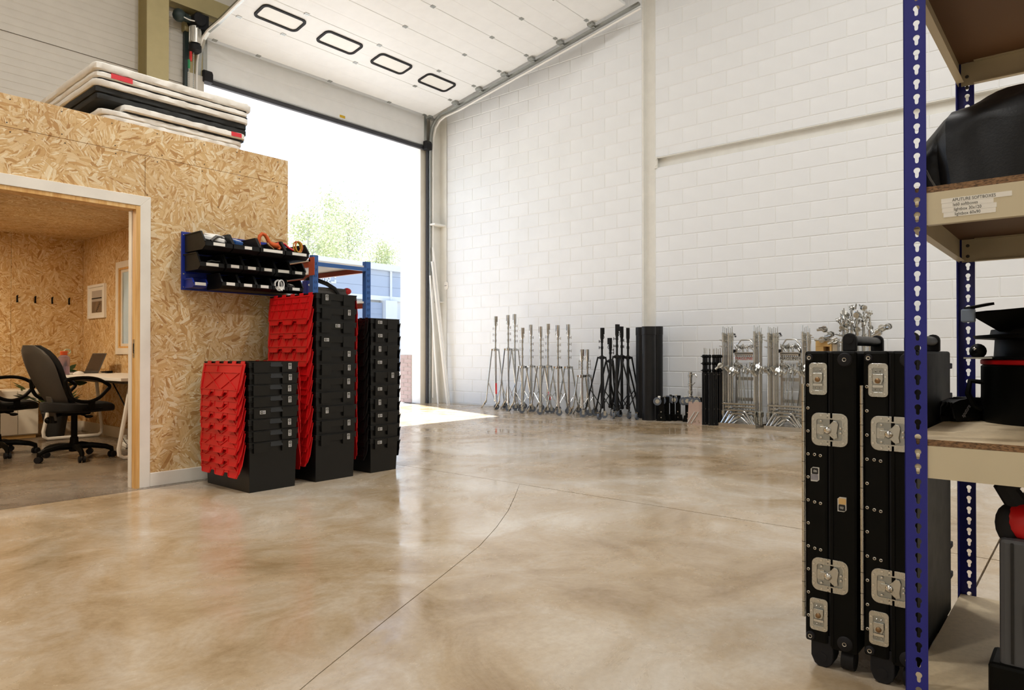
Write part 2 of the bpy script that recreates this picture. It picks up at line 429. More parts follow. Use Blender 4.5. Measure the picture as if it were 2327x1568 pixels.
# mortar bed just behind the block faces, left open at the steel column and at the channel
CH0, CH1 = 3.775, 3.925; CY0, CY1 = 5.098, 5.285
mb = MB()
mb.box(XW+0.004, XW+0.09, CY1+0.006, YD, 0, 10.5)
mb.box(XW+0.004, XW+0.09, YB, CY0-0.005, 0, CH0-0.002); mb.box(XW+0.004, XW+0.09, YB, CY0-0.005, CH1+0.002, 10.5)
mb.build('mortar_bed', M['mortar'], wall_right)
mb = MB()
mb.box(XW-0.006, XW+0.085, CY1, CY1+0.028, 0, 9.6); mb.box(XW+0.045, XW+0.06, CY0, CY1, 0, 9.6); mb.box(XW+0.0, XW+0.085, CY0-0.012, CY0, 0, 9.6)
mb.build('steel_column', M['cream_steel'], wall_right)
mb = MB()
mb.box(XW+0.06, XW+0.085, YB, CY0-0.02, CH0, CH1); mb.box(XW-0.012, XW+0.085, YB, CY0-0.02, CH1-0.012, CH1)
mb.build('channel_rail', M['cream_steel'], wall_right)
mb = MB(); mb.box(XW-0.02, XW+0.02, CY0-0.05, CY0-0.005, CH0-0.012, CH1+0.012); mb.cyl((XW-0.03, CY0-0.03, CH1-0.03), (XW, CY0-0.03, CH1-0.03), 0.012); mb.cyl((XW-0.03, CY0-0.03, CH0+0.03), (XW, CY0-0.03, CH0+0.03), 0.012)
mb.build('channel_bracket', M['cream_steel'], wall_right)
block_meshes = {}
def block_geom(w, h):
    b = 0.005; d = 0.0055
    o = [(0,0),(w,0),(w,h),(0,h)]; i = [(b,b),(w-b,b),(w-b,h-b),(b,h-b)]
    m = MB()
    vs = [(0, u, v) for u, v in i] + [(d, u, v) for u, v in o] + [(d+0.012, u, v) for u, v in o]
    fs = [(0,3,2,1)]
    for k in range(4):
        j = (k+1) % 4
        fs += [(k, j, 4+j, 4+k), (4+k, 4+j, 8+j, 8+k)]
    m.add(vs, fs); return m
blocks = []          # (y0, y1, z0, z1)
for n in range(0, 46):
    z0, z1 = 0.011+0.225*n+0.005, 0.011+0.225*(n+1)-0.005
    off = 4.862 - (0.225 if n % 2 == 0 else 0.0)
    k = math.floor((YB-off)/0.45)
    y = off + 0.45*k
    while y < YD:
        y0, y1 = y+0.005, y+0.445; y += 0.45
        if y1 < -1.6: continue
        segs = []
        a, b = max(y0, -1.6), min(y1, CY0-0.016)
        if b-a > 0.03:
            if z1 > CH0 and z0 < CH1:
                if CH0-z0 > 0.03: segs.append((a, b, z0, CH0-0.004))
                if z1-CH1 > 0.03: segs.append((a, b, CH1+0.004, z1))
            else: segs.append((a, b, z0, z1))
        a, b = max(y0, CY1+0.032), min(y1, YD)
        if b-a > 0.03: segs.append((a, b, z0, z1))
        for sg in segs:
            if sg[3] < roof_z(sg[1]) + 0.3: blocks.append(sg)
def block_score(b):
    c = Vector((XW, (b[0]+b[1])/2, (b[2]+b[3])/2 - CAM_H)); z = c.dot(FW)
    if z < 0.5: return 0
    x = PX + F*c.dot(RT)/z; y = PY - F*c.dot(UP)/z
    if not (960 < x < 2320 and 15 < y < 960): return 0
    if y < 262-0.59*(x-975): return 0         # above the raised door
    return (b[1]-b[0])*(b[3]-b[2])*XW/(z**3)
blocks.sort(key=block_score, reverse=True)
rest = MB()
for i, (y0, y1, z0, z1) in enumerate(blocks):
    w, h = round(y1-y0, 4), round(z1-z0, 4)
    if i < 300:
        key = (w, h)
        if key not in block_meshes:
            block_meshes[key] = block_geom(w, h).mesh('block', recalc=False); block_meshes[key].materials.append(M['block'])
        o = link_mesh('block', block_meshes[key], None, wall_right)
        o.location = (XW - 0.0012*random.random(), y0, z0)
    else:
        g = block_geom(w, h); dx = 0.0012*random.random()
        rest.add([(XW-dx+v[0], y0+v[1], z0+v[2]) for v in g.v], g.f)
tag(rest.build('farther_blocks', M['block'], wall_right, recalc=False), kind='stuff')

# ---------------------------------------------------------------- door wall
DX0, DX1, DZ = 4.66, 8.93, 4.94
wall_back = tag(MB().box(XL-0.3, DX0, YD+0.06, YD+0.62, 0, 9).box(DX1, XW+0.4, YD+0.06, YD+0.62, 0, 9).box(DX0, DX1, YD+0.06, YD+0.62, DZ, 9).build('wall_back', M['wallpaint']), kind='structure')
def clad(x0, x1, z0, z1, pitch):
    mb = MB(); z = z0
    n = max(1, round((z1-z0)/pitch)); p = (z1-z0)/n
    prof = [(z0, 0.0)]
    for k in range(n):
        a = z0+k*p
        prof += [(a+p*0.80, 0.0), (a+p*0.86, 0.004), (a+p*0.94, 0.004), (a+p, 0.0)]
    vs = []; fs = []
    for zz, d in prof: vs += [(x0, YD+d, zz), (x1, YD+d, zz)]
    for k in range(len(prof)-1): fs.append((2*k, 2*k+1, 2*k+3, 2*k+2))
    nb = len(vs); vs += [(x0, YD+0.05, z0), (x1, YD+0.05, z0), (x0, YD+0.05, z1), (x1, YD+0.05, z1)]
    fs += [(0, nb, nb+1, 1), (len(prof)*2-2, len(prof)*2-1, nb+3, nb+2), (nb, nb+2, nb+3, nb+1)]
    mb.add(vs, fs); mb.build('cladding_panel', M['cladding'], wall_back)
for z0, z1 in ((0, 1.03), (1.04, 2.27), (2.28, 3.52), (3.53, 4.765), (4.775, 6.0), (6.01, 7.3)):
    clad(XL, DX0-0.28, z0, z1, 0.095)
# olive steel frame of the wall
mb = MB(); mb.box(3.78, 4.06, YD-0.30, YD-0.28, 0, 7.2); mb.box(3.78, 4.06, YD-0.03, YD-0.01, 0, 7.2)
mb.build('steel_column', M['olive'], wall_back)
MB().box(3.90, 3.92, YD-0.28, YD-0.03, 0, 7.2).box(3.782, 3.79, YD-0.281, YD-0.03, 0, 7.2).build('column_web', M['olive_shade'], wall_back)  # web between the flanges, its shade painted as a darker olive
MB().box(3.9, 9.3, YD-0.20, YD-0.02, 5.78, 6.02).build('steel_beam', M['olive'], wall_back)
MB().box(DX0-0.28, DX0-0.22, YD-0.06, YD+0.02, 0, 5.75).build('edge_trim', M['dark_green'], wall_back)
MB().box(DX0-0.22, DX0-0.02, YD-0.05, YD+0.02, 0, 5.75).build('door_stanchion', M['olive'], wall_back)
MB().box(DX0-0.24, DX0-0.01, YD-0.07, YD-0.045, 0, 4.93).build('stanchion_cover', M['cladding'], wall_back)
# corner stanchion on the block wall side
mb = MB(); mb.box(9.085, 9.345, YD-0.05, YD-0.03, 0, 7); mb.box(9.20, 9.215, YD-0.03, YD+0.05, 0, 7); mb.box(9.335, 9.35, YD-0.22, YD-0.03, 0, 7)
mb.build('steel_column', M['cream_steel'], wall_back)
mb = MB(); mb.box(9.05, 9.335, YD-0.2, YD-0.05, 3.42, 3.45); mb.box(9.17, 9.335, YD-0.16, YD-0.05, 1.94, 1.96)
mb.build('shelf_plate', M['cream_steel'], wall_back)

# reveal outside the door: white cladding, brick pier below
mb = MB(); mb.box(DX1-0.012, DX1, YD+0.06, YD+0.64, 0, DZ); mb.box(DX0, DX0+0.012, YD+0.06, YD+0.64, 0, DZ); mb.box(DX0, DX1, YD+0.06, YD+0.64, DZ-0.012, DZ)
mb.build('reveal_lining', M['white'], wall_back)
pier = MB().box(DX1-0.016, DX1-0.012, YD+0.30, YD+0.64, 0, 0.935).build('brick_pier', M['brick_mortar'], wall_back)
bm_cache = {}
for k in range(12):
    z0 = 0.004 + k*0.0775
    for (a, b) in ([(0.305, 0.40), (0.41, 0.625)] if k % 2 else [(0.305, 0.52), (0.53, 0.635)]):
        key = round(b-a, 3)
        if key not in bm_cache:
            bm_cache[key] = MB().taper(0.0, 0.008, 0, key, 0, 0.0, 0.008, 0, key, 0.0665).mesh('brick'); bm_cache[key].materials.append(M['brick'])
        o = link_mesh('brick', bm_cache[key], None, pier); o.location = (DX1-0.024, YD+a, z0)

# unseen sides of the hall and the roof
tag(MB().box(XL-0.3, XL, YB, YD, 0, 11).build('wall_left', M['wallpaint']), kind='structure')
tag(MB().box(XL-0.3, XW+0.35, YB-0.3, YB, 0, 11).build('wall_front', M['wallpaint']), kind='structure')
y0, y1 = YB-0.3, YD+0.6
mb = MB(); mb.add([(XL-0.3, y0, roof_z(y0)), (XW+0.35, y0, roof_z(y0)), (XW+0.35, y1, roof_z(y1)), (XL-0.3, y1, roof_z(y1)),
                   (XL-0.3, y0, roof_z(y0)+0.2), (XW+0.35, y0, roof_z(y0)+0.2), (XW+0.35, y1, roof_z(y1)+0.2), (XL-0.3, y1, roof_z(y1)+0.2)],
                  [(0,3,2,1),(4,5,6,7),(0,1,5,4),(1,2,6,5),(2,3,7,6),(3,0,4,7)])
tag(mb.build('ceiling', M['cladding']), kind='structure')

# high-bay lamps hung under the roof
for i, (lx, ly) in enumerate(((-3.5, -5.5), (1.0, -5.5), (5.2, -5.5), (5.2, -2.4), (4.6, 2.4), (-3.5, 3.0), (0.8, 3.0))):
    lz = roof_z(ly) - 0.9
    t = thing('high_bay_lamp', 'round grey high-bay lamp hung under the roof above the hall', 'lamp', (lx, ly, lz), 0, 'high-bay lamps')
    MB().lathe([(0.06, 0.32), (0.07, 0.2), (0.2, 0.12), (0.34, 0.03), (0.35, 0.0), (0.33, 0.0), (0.2, 0.10), (0.05, 0.12)], 20).build('shade', M['galv'], t, True)
    MB().cyl((0, 0, 0.3), (0, 0, 0.9), 0.01).build('hanger', M['galv'], t)
    ld = bpy.data.lights.new('high_bay_light', 'AREA'); ld.shape = 'DISK'; ld.size = 0.6; ld.energy = LAMP_W; ld.color = (1.0, 0.985, 0.965)
    lo = bpy.data.objects.new('high_bay_light', ld); COL.objects.link(lo); lo.parent = t; lo.location = (0, 0, -0.01)

# ---------------------------------------------------------------- sectional door, raised
door = setting('door_1')
def door_panel(M4, x0, x1, length, flutes=True):
    """panel in a local frame: u along X, v up the track, w towards the room side"""
    p = MB()
    vs = []; fs = []
    prof = [(0.0, 0.0), (0.006, 0.006), (length*0.5-0.03, 0.006), (length*0.5-0.024, 0.0045), (length*0.5+0.024, 0.0045), (length*0.5+0.03, 0.006), (length-0.006, 0.006), (length, 0.0)]
    for v, w in prof: vs += [(x0, v, w), (x1, v, w)]
    for k in range(len(prof)-1): fs.append((2*k, 2*k+1, 2*k+3, 2*k+2))
    n = len(vs); vs += [(x0, 0, -0.04), (x1, 0, -0.04), (x0, length, -0.04), (x1, length, -0.04)]
    fs += [(0, n, n+1, 1), (2*len(prof)-2, 2*len(prof)-1, n+3, n+2), (n, n+2, n+3, n+1)]
    p.add(vs, fs); o = p.build('panel', M['door_panel'], door); o.matrix_local = M4
    return o
X0, X1 = DX0-0.02, DX1+0.09
up_m = Matrix(((1,0,0,0),(0,0,-1,YD+0.0),(0,1,0,4.955),(0,0,0,1)))     # v = up, w = towards -Y
bottom = door_panel(up_m, X0, X1, 0.607)
MB().box(X0, X1, -0.085, -0.002, -0.045, 0.012).build('bottom_seal', M['seal'], bottom)
MB().box(X0, X1, -0.018, -0.002, 0.012, 0.02).build('seal_rail', M['galv'], bottom)
MB().box(7.02, 7.13, 0.03, 0.075, 0.006, 0.008).build('warning_sticker', M['yellow'], bottom)
for xs in (X0+0.02, X1-0.07):
    MB().box(xs, xs+0.06, 0.02, 0.60, 0.006, 0.02).build('end_plate', M['galv'], bottom)
    MB().prism([(-0.03,-0.1),(0.09,-0.1),(0.09,0.02),(0.06,0.07),(-0.03,0.07)], lambda u, v, w: (xs+w, v, u+0.04), -0.03, 0.10).build('bottom_roller_bracket', M['rubber'], bottom, bevel=0.01)
SL = 0.173; TH = math.atan(SL); CS, SN = math.cos(TH), math.sin(TH)
PANEL = 0.6
hinge_xs = (4.78, 5.46, 6.74, 8.0, 8.85)
def inc_mat(yy, zz):     # v runs towards -Y and up the slope, w points down into the room
    return Matrix(((1,0,0,0),(0,-CS,-SN,yy),(0,SN,-CS,zz),(0,0,0,1)))
for k in range(7):
    yy = 9.60 - k*PANEL; zz = 5.508 + (9.60-yy)*SL
    if k == 0: yy += 0.09; zz -= 0.016
    pl = door_panel(inc_mat(yy, zz), X0, X1, (PANEL + (0.09 if k == 0 else 0))/CS - 0.002)
    for hx in hinge_xs:
        h = MB().box(hx-0.035, hx+0.035, -0.028, 0.024, 0.006, 0.013); h.cyl((hx-0.03, -0.001, 0.012), (hx+0.03, -0.001, 0.012), 0.005, n=6)
        h.build('hinge', M['galv'], pl)
    MB().box(X1-0.09, X1+0.01, -0.05, 0.05, 0.006, 0.05).box(X1-0.02, X1+0.05, -0.02, 0.03, 0.02, 0.07).build('roller_bracket', M['galv'], pl, bevel=0.006)
    MB().cyl((X1, 0, 0.04), (X1+0.10, 0, 0.04), 0.022).build('roller', M['rubber'], pl)
    if k == 1:
        for cx in (5.23, 6.225, 7.225, 8.235):
            n0 = 6
            w_ = MB().ring(rrect(0.68, 0.345, 0.085, n0, cx, 0.31), rrect(0.60, 0.265, 0.055, n0, cx, 0.31), flat, 0.0, 0.022)
            w_.build('window_frame', M['rubber'], pl, bevel=0.004)
            MB().prism(rrect(0.60, 0.265, 0.055, n0, cx, 0.31), flat, 0.004, 0.0085).build('window_pane', M['pane'], pl)
# tracks
def track(x, name, mat_, w, h, dx=0.0):
    P = [(x, YD-0.04, 0.0), (x, YD-0.04, 4.95), (x, YD-0.055, 5.15), (x, YD-0.10, 5.31), (x, YD-0.19, 5.42), (x, YD-0.32, 5.49)]
    zt = 5.508 - 0.06
    P += [(x, yy, zt + (9.60-yy)*SL) for yy in (9.2, 8.0, 7.0, 6.0, 5.2)]
    mb = MB()
    for a, b in zip(P[:-1], P[1:]):
        d = (Vector(b)-Vector(a)).normalized()*0.004
        mb.bar(Vector(a)-d, Vector(b)+d, w, h)
    return mb.build(name, mat_, door)
track(X1+0.055, 'track', M['galv'], 0.06, 0.035)
track(X0-0.055, 'track', M['galv'], 0.06, 0.035)
def cable(x, zo): 
    pts = [(x, YD-0.075, 0.1), (x, YD-0.075, 4.9), (x, YD-0.09, 5.1), (x, YD-0.15, 5.29), (x, YD-0.26, 5.40), (x, YD-0.40, 5.455)]
    pts += [(x, yy, 5.508-zo+(9.60-yy)*SL) for yy in (9.0, 8.0, 7.0, 6.0, 5.2)]
    return pts
MB().tube(cable(X1+0.10, 0.115), 0.017, 6).build('track_edge', M['white'], door, True)
MB().tube(cable(X0-0.10, 0.115), 0.017, 6).build('track_edge', M['white'], door, True)
for xs in (X1+0.0, X0-0.08):
    MB().box(xs, xs+0.02, YD-0.03, YD+0.02, 0, 4.93).build('side_seal', M['seal'], door)
mb = MB()
for k in range(14): mb.cyl((X1+0.04, YD-0.063, 0.3+k*0.33), (X1+0.04, YD-0.056, 0.3+k*0.33), 0.009, n=6)
mb.build('track_bolts', M['galv'], door)

# door operator beside the track, with its two hand chains
t = thing('door_operator', 'silver motor with black gearbox and hand chains beside the roller door track', 'motor', (4.46, YD-0.2, 5.2))
MB().cyl((0, 0, 0.10), (0, 0, 0.33), 0.075, n=18).build('motor_body', M['alu'], t, True)
mb = MB()
for k in range(12):
    a = 2*math.pi*k/12; mb.box(0.074*math.cos(a)-0.006, 0.074*math.cos(a)+0.006, 0.074*math.sin(a)-0.006, 0.074*math.sin(a)+0.006, 0.11, 0.32)
mb.build('cooling_fins', M['alu'], t)
MB().lathe([(0.05, -0.03), (0.085, 0.0), (0.085, 0.07), (0.06, 0.10)], 18).build('motor_cap', M['rubber'], t, True)
MB().box(-0.02, 0.16, -0.08, 0.1, 0.30, 0.52).cyl((0.02, -0.12, 0.42), (0.02, 0.12, 0.42), 0.09, n=18).build('gearbox', M['rubber'], t, bevel=0.008)
MB().cyl((-0.2, 0.02, 0.42), (0.0, 0.02, 0.42), 0.05).ball((-0.22, 0.0, 0.42), 0.09).build('brake_housing', M['dark_green'], t, True)
MB().cyl((-0.06, 0, -0.16), (-0.06, 0, -0.03), 0.018).build('pull_handle', M['red'], t)
MB().cyl((-0.085, 0, -0.27), (-0.085, 0, -0.15), 0.017).build('pull_handle', M['green'], t)
for cx, z1 in ((-0.085, -0.27), (-0.02, -0.03)):
    mb = MB(); z = z1
    while z > -3.2:
        mb.box(cx-0.006, cx+0.006, -0.004, 0.004, z-0.022, z); z -= 0.03
    tag(mb.build('hand_chain', M['galv'], t), kind='stuff')
MB().tube([(-0.22, -0.05, 0.40), (-0.12, -0.1, 0.36), (0.02, -0.1, 0.38), (0.06, -0.09, 0.42)], 0.008, 6).build('supply_cable', M['white'], t, True)
MB().box(-0.1, 0.1, 0.1, 0.2, 0.3, 0.5).build('mounting_bracket', M['olive'], t)

# three white poles leaning in the corner
for i, ((bx, by), (tx, ty, tz), r, lb) in enumerate((
        ((9.28, 9.45), (9.10, 9.72, 3.0), 0.021, 'white pole leaning in the corner, nearest the block wall'),
        ((9.20, 9.42), (9.06, 9.70, 2.72), 0.021, 'white pole leaning in the corner, middle of the three'),
        ((9.08, 9.55), (9.02, 9.71, 2.45), 0.017, 'white pole leaning in the corner, nearest the door track'))):
    o = MB().tube([(bx, by, 0.0), (bx+(tx-bx)*0.5, by+(ty-by)*0.5, tz*0.5), (tx, ty, tz)], r, 10).build('leaning_pole', M['white'], None, True)
    tag(o, lb, 'pole', 'white poles leaning in the corner')
o = thing('wall_sensor', 'small white oval sensor on the corner of the block wall', 'sensor', (XW-0.004, 9.60, 2.27))
MB().prism(rrect(0.09, 0.16, 0.044, 5), lambda u, v, w: (-w, u, v), 0, 0.03).build('case', M['white'], o, bevel=0.008)
MB().box(-0.033, -0.03, -0.03, 0.03, -0.006, 0.006).build('slot', M['sticker_grey'], o)

# ---------------------------------------------------------------- outside
tag(MB().box(-60, 90, YD+0.1, 110, -0.2, -0.01).build('yard_ground', M['ground']), kind='structure')
BY = 33.0
bld = thing('industrial_unit', 'blue-grey industrial unit with white parapet across the yard', 'building', (0, BY, 0))
zt = on_y(840, 598, BY).z; zb = on_y(850, 613, BY).z; zm = on_y(850, 671, BY).z; zl = on_y(850, 697, BY).z
MB().box(-12, 60, 0.3, 12, 0, zt-0.3).build('wall', M['facade_white'], bld)
MB().box(-12.3, 60.3, -0.35, 12.3, zb, zt).build('parapet', M['facade_white'], bld)
hseam = [zm, zm+(zb-zm)*0.36, zm+(zb-zm)*0.80, zb]
xs = [-12+4.15*k for k in range(18)]
for a, b in zip(xs[:-1], xs[1:]):
    for c, d in zip(hseam[:-1], hseam[1:]):
        MB().box(a+0.008, b-0.008, 0, 0.05, c+0.008, d-0.008).build('facade_panel', M['facade_blue'], bld)
MB().box(-12, 60, 0.03, 0.3, zm, zb).build('facade_backing', M['shutter'], bld)
MB().box(-12, 60, -0.06, 0.3, zm-0.28, zm).build('white_band', M['facade_white'], bld)
sh = on_y(848, 700, BY); sh2 = on_y(866, 700, BY)
for k in range(-2, 4):
    x1 = on_y(868, 720, BY).x + k*6.6; x0 = x1 - 4.6
    d = MB().box(x0, x1, -0.03, 0.2, 0, zm-0.42).build('shutter_door', M['shutter'], bld)
    for q in range(14): MB().box(x0+0.05, x1-0.05, -0.05, -0.03, 0.15+q*0.32, 0.42+q*0.32).build('shutter_slat', M['shutter'], d) if 0.42+q*0.32 < zm-0.45 else None
    MB().box(x1+0.02, x1+0.9, -0.35, 0.3, 0, zm-0.28).build('pier', M['facade_white'], bld)
lx = on_y(735, 632, BY); ux = on_y(752, 640, BY)
px_per_m = 1563.3/Vector((ux.x, ux.y, 0)).dot(FW)
text_mesh('sign_lettering', 'uadbg', 0.78, M['facade_white'], bld, Matrix.Translation((on_y(725, 632, BY).x, -0.06, on_y(738, 632.5, BY).z)) @ Matrix.Rotation(math.pi/2, 4, 'X'), 0.03, sx=0.78)
for (px_, py_, s_) in ((758, 625, 1), (758, 642, -1)):
    c = on_y(px_, py_, BY)
    MB().prism([(-0.22, -0.05*s_), (-0.22, 0.05*s_), (0.12, 0.05*s_), (0.12, -0.16*s_), (0.02, -0.16*s_), (0.02, -0.05*s_)], lambda u, v, w: (c.x+u, -w, c.z+v), 0.0, 0.08).build('sign_bracket', M['facade_white'], bld)
for px_, dz in ((886, 0),):
    c = on_y(px_, 690, BY)
    MB().cyl((c.x, -0.1, 0), (c.x, -0.1, zb), 0.07).build('downpipe', M['facade_white'], bld)

# birch trees behind the unit
lt = NT('birch_leaf')
lcol = lt.ramp(lt.noise(lt.coords(), 0.35, 3), [(0.3, lin('#a4ad84')), (0.7, lin('#c6cba6'))])
lt.set(Base_Color=lcol, Roughness=0.6)
tr = lt.n('BsdfTranslucent'); lt.l(lcol, tr.inputs['Color'])
ms = lt.n('MixShader'); ms.inputs[0].default_value = 0.45
lt.l(lt.b.outputs[0], ms.inputs[1]); lt.l(tr.outputs[0], ms.inputs[2]); lt.l(ms.outputs[0], lt.t.nodes['Material Output'].inputs['Surface'])
M['leaf'] = lt.m
def tree(px_, top_py, width_px, Y, label, seed, leaves=2600):
    rnd = random.Random(seed)
    top = on_y(px_, top_py, Y); h = top.z; sc = Vector((top.x, top.y, 0)).dot(FW)/F; R = width_px*sc/2
    t = thing('birch_tree', label, 'tree', (top.x, Y, 0), 0, 'birch trees beyond the unit')
    trunk = MB().tube([(0,0,0), (0.15*rnd.random(),0,h*0.4), (-0.2*rnd.random(),0.1,h*0.75), (0,0,h*0.97)], [h*0.014, h*0.011, h*0.006, h*0.001], 7)
    cl = []
    for k in range(26):
        a = rnd.random()*6.283; zz = h*(0.28+0.68*(k/26)); rr = R*(0.35+0.65*rnd.random())*math.sin(math.pi*min(1, (1.05-(zz/h))*1.15+0.08))
        rr = max(rr, R*0.12)
        e = (math.cos(a)*rr, math.sin(a)*rr, zz+rr*0.35)
        trunk.tube([(0,0,zz-0.2), (e[0]*0.5, e[1]*0.5, zz+rr*0.28), e], [h*0.004, h*0.0025, h*0.001], 5)
        for q in range(4): 
            f = 0.35+0.7*rnd.random(); cl.append((e[0]*f, e[1]*f, zz+rr*0.35*f+rnd.gauss(0, 0.35), 0.55+0.5*rnd.random()))
    trunk.build('trunk', M['bark'], t, True)
    vs = []; fs = []
    for k in range(leaves):
        c = rnd.choice(cl); s_ = c[3]*R*0.22
        p = Vector((c[0]+rnd.gauss(0, s_), c[1]+rnd.gauss(0, s_), c[2]+rnd.gauss(0, s_)-abs(rnd.gauss(0, s_*0.6))))
        d = Vector((rnd.gauss(0,1), rnd.gauss(0,1), rnd.gauss(0,1)-0.6)).normalized(); q = d.cross(Vector((rnd.gauss(0,1), rnd.gauss(0,1), rnd.gauss(0,1)))).normalized()
        L = 0.15+0.11*rnd.random(); W = L*0.6; n = len(vs)
        vs += [p, p+d*L*0.5+q*W*0.5, p+d*L, p+d*L*0.5-q*W*0.5]; fs.append((n, n+1, n+2, n+3))
    tag(MB().add(vs, fs).build('foliage', M['leaf'], t, recalc=False), kind='stuff')
tree(705, 450, 210, 50, 'leafy birch tree beside the edge of the chipboard office', 1, 11000)
tree(795, 458, 230, 60, 'tallest leafy birch standing behind the orange shelf beam', 2, 13000)
tree(858, 535, 110, 49, 'small round birch right of the tallest tree', 3, 6500)
tree(915, 540, 150, 76, 'pale birch showing beside the white door jamb', 4, 8000)
tree(748, 470, 190, 70, 'pale birch between the two tallest trees', 6, 9000)
# ---------------------------------------------------------------- chipboard office
OX1 = 3.21; OXI = 3.09; OZ = 2.592; CEIL = 2.372; OX0 = -1.6; OYB = 9.66
T = 0.10
wall_office = tag(MB().box(2.05, OXI, YP+0.012, YP+T-0.012, 0, CEIL).box(OX0, 2.05, YP+0.012, YP+T-0.012, 2.02, CEIL).build('wall_office', M['pine']), kind='structure')
def osbp(x0, x1, z0, z1): MB().box(x0+0.0015, x1-0.0015, YP, YP+0.012, z0+0.0015, z1-0.0015).build('osb_panel', M['osb_wall'], wall_office, bevel=0.001, seg=1)
osbp(2.061, OX1, 0.0, 2.383)                                   # right of the doorway
osbp(0.84, 2.061, 2.0, 2.383); osbp(OX0, 0.84, 2.0, 2.383)     # over the doorway
osbp(-0.02, 2.42, 2.383, OZ); osbp(2.42, OX1, 2.383, OZ); osbp(OX0, -0.02, 2.383, OZ)
MB().box(OX0, 0.62, YP, YP+0.012, 0.0, 2.0).build('osb_panel', M['osb_wall'], wall_office)
MB().box(2.03, OXI, YP+T-0.012, YP+T, 0, CEIL).build('inner_osb_panel', M['osb_wall'], wall_office)
MB().box(OX0, 2.03, YP+T-0.012, YP+T, 2.0, CEIL).build('inner_osb_panel', M['osb_wall'], wall_office)
sc = MB()
for x in [0.95+0.305*k for k in range(8)]:
    for z in (2.56, 2.41, 2.355):
        xx = x+random.uniform(-.03, .03); sc.cyl((xx, YP-0.0012, z), (xx, YP+0.002, z), 0.0042, n=6)
for x in (2.075, 2.6, 3.195):
    for z in [0.3+0.3*k for k in range(7)]: sc.cyl((x, YP-0.0012, z), (x, YP+0.002, z), 0.004, n=6)
tag(sc.build('screw_heads', M['ink'], wall_office), kind='stuff')
# door trim and jamb
trim = setting('trim_1')
def trimp(poly): MB().prism(poly, lambda u, v, w: (u, w, v), YP-0.018, YP).build('trim_board', M['white_trim'], trim, bevel=0.002)
trimp([(2.0225, 0), (2.0945, 0), (2.0945, 2.085), (2.0225, 2.013)])
trimp([(0.55, 2.085), (0.622, 2.013), (2.0225, 2.013), (2.0945, 2.085)])
jm = MB().box(1.995, 2.023, YP-0.018, YP+0.045, 0, 2.01).build('jamb', M['pine'], trim)
MB().box(2.0, 2.023, YP+0.0465, YP+0.056, 0, 2.01).build('jamb_bead', M['pine'], trim)
MB().box(1.993, 2.023, YP+0.057, YP+T+0.01, 0, 2.01).build('jamb_lining', M['white_trim'], trim)
MB().box(0.622, 2.0, YP-0.012, YP+T+0.01, 1.985, 2.012).build('head_lining', M['pine'], trim)
MB().box(0.6, 0.622, YP-0.012, YP+T+0.01, 0, 2.01).build('jamb_lining', M['pine'], trim)
MB().box(1.992, 1.9955, YP+0.005, YP+0.028, 0.93, 1.06).build('lock_plate', M['zinc'], trim)
MB().box(1.990, 1.993, YP+0.010, YP+0.022, 0.96, 1.03).build('lock_slot', M['ink'], trim)
tag(MB().box(2.0955, OX1, YP-0.018, YP, 0, 0.098).build('baseboard_office', M['white_trim'], None, bevel=0.003), kind='structure')
# inside
WY0, WY1, WZ0, WZ1 = 7.62, 8.50, 1.02, 1.93
def around(x0, x1, y0, y1, z0, z1):
    return MB().box(x0, x1, y0, WY0, z0, z1).box(x0, x1, WY1, y1, z0, z1).box(x0, x1, WY0, WY1, z0, WZ0).box(x0, x1, WY0, WY1, WZ1, z1)
wi = tag(around(OXI+0.012, OX1-0.012, YP+T, OYB+0.1, 0, CEIL).build('wall_office_inner', M['pine']), kind='structure')
mbx = MB().box(OXI, OXI+0.012, YP+T, 6.6-0.0015, 0, CEIL); mbx.build('osb_panel', M['osb_side'], wi)
MB().box(OXI, OXI+0.012, 6.6, WY0, 0, CEIL).build('osb_panel', M['osb_side'], wi)
MB().box(OXI, OXI+0.012, WY1, 8.9, 0, CEIL).build('osb_panel', M['osb_side'], wi)
MB().box(OXI, OXI+0.012, 8.9015, OYB, 0, CEIL).build('osb_panel', M['osb_side'], wi)
MB().box(OXI, OXI+0.012, WY0, WY1, 0, WZ0).build('osb_panel', M['osb_side'], wi)
MB().box(OXI, OXI+0.012, WY0, WY1, WZ1, CEIL).build('osb_panel', M['osb_side'], wi)
around(OX1-0.012, OX1, YP+0.012, OYB+0.1, 0, OZ).build('outer_osb_panel', M['osb_side'], wi)
wb = tag(MB().box(OX0, OX1-0.012, OYB+0.012, OYB+0.1, 0, CEIL).build('wall_office_far', M['pine']), kind='structure')
for a, b in ((OX0, -0.1), (-0.1, 1.12), (1.12, 2.34), (2.34, OXI)):
    MB().box(a+0.0015, b-0.0015, OYB, OYB+0.012, 0, CEIL).build('osb_panel', M['osb_wall'], wb)
tag(MB().box(OX0-0.1, OX0, YP, OYB+0.1, 0, OZ).build('wall_office_side', M['osb_side']), kind='structure')
co = tag(MB().box(OX0, OX1-0.012, YP+T, OYB+0.1, CEIL+0.012, CEIL+0.028).build('ceiling_office', M['pine']), kind='structure')
for a, b in ((OX0, 0.6), (0.6, 1.82), (1.82, OXI+0.01)):
    MB().box(a+0.001, b-0.001, YP+T-0.012, OYB+0.012, CEIL, CEIL+0.012).build('osb_panel', M['osb_ceil'], co)
bb = tag(MB().box(OXI-0.018, OXI, YP+T+0.02, OYB-0.018, 0, 0.12).build('baseboard_right', M['white_trim']), kind='structure')
tag(MB().box(OX0, OXI-0.018, OYB-0.018, OYB, 0, 0.12).build('baseboard_far', M['white_trim']), kind='structure')
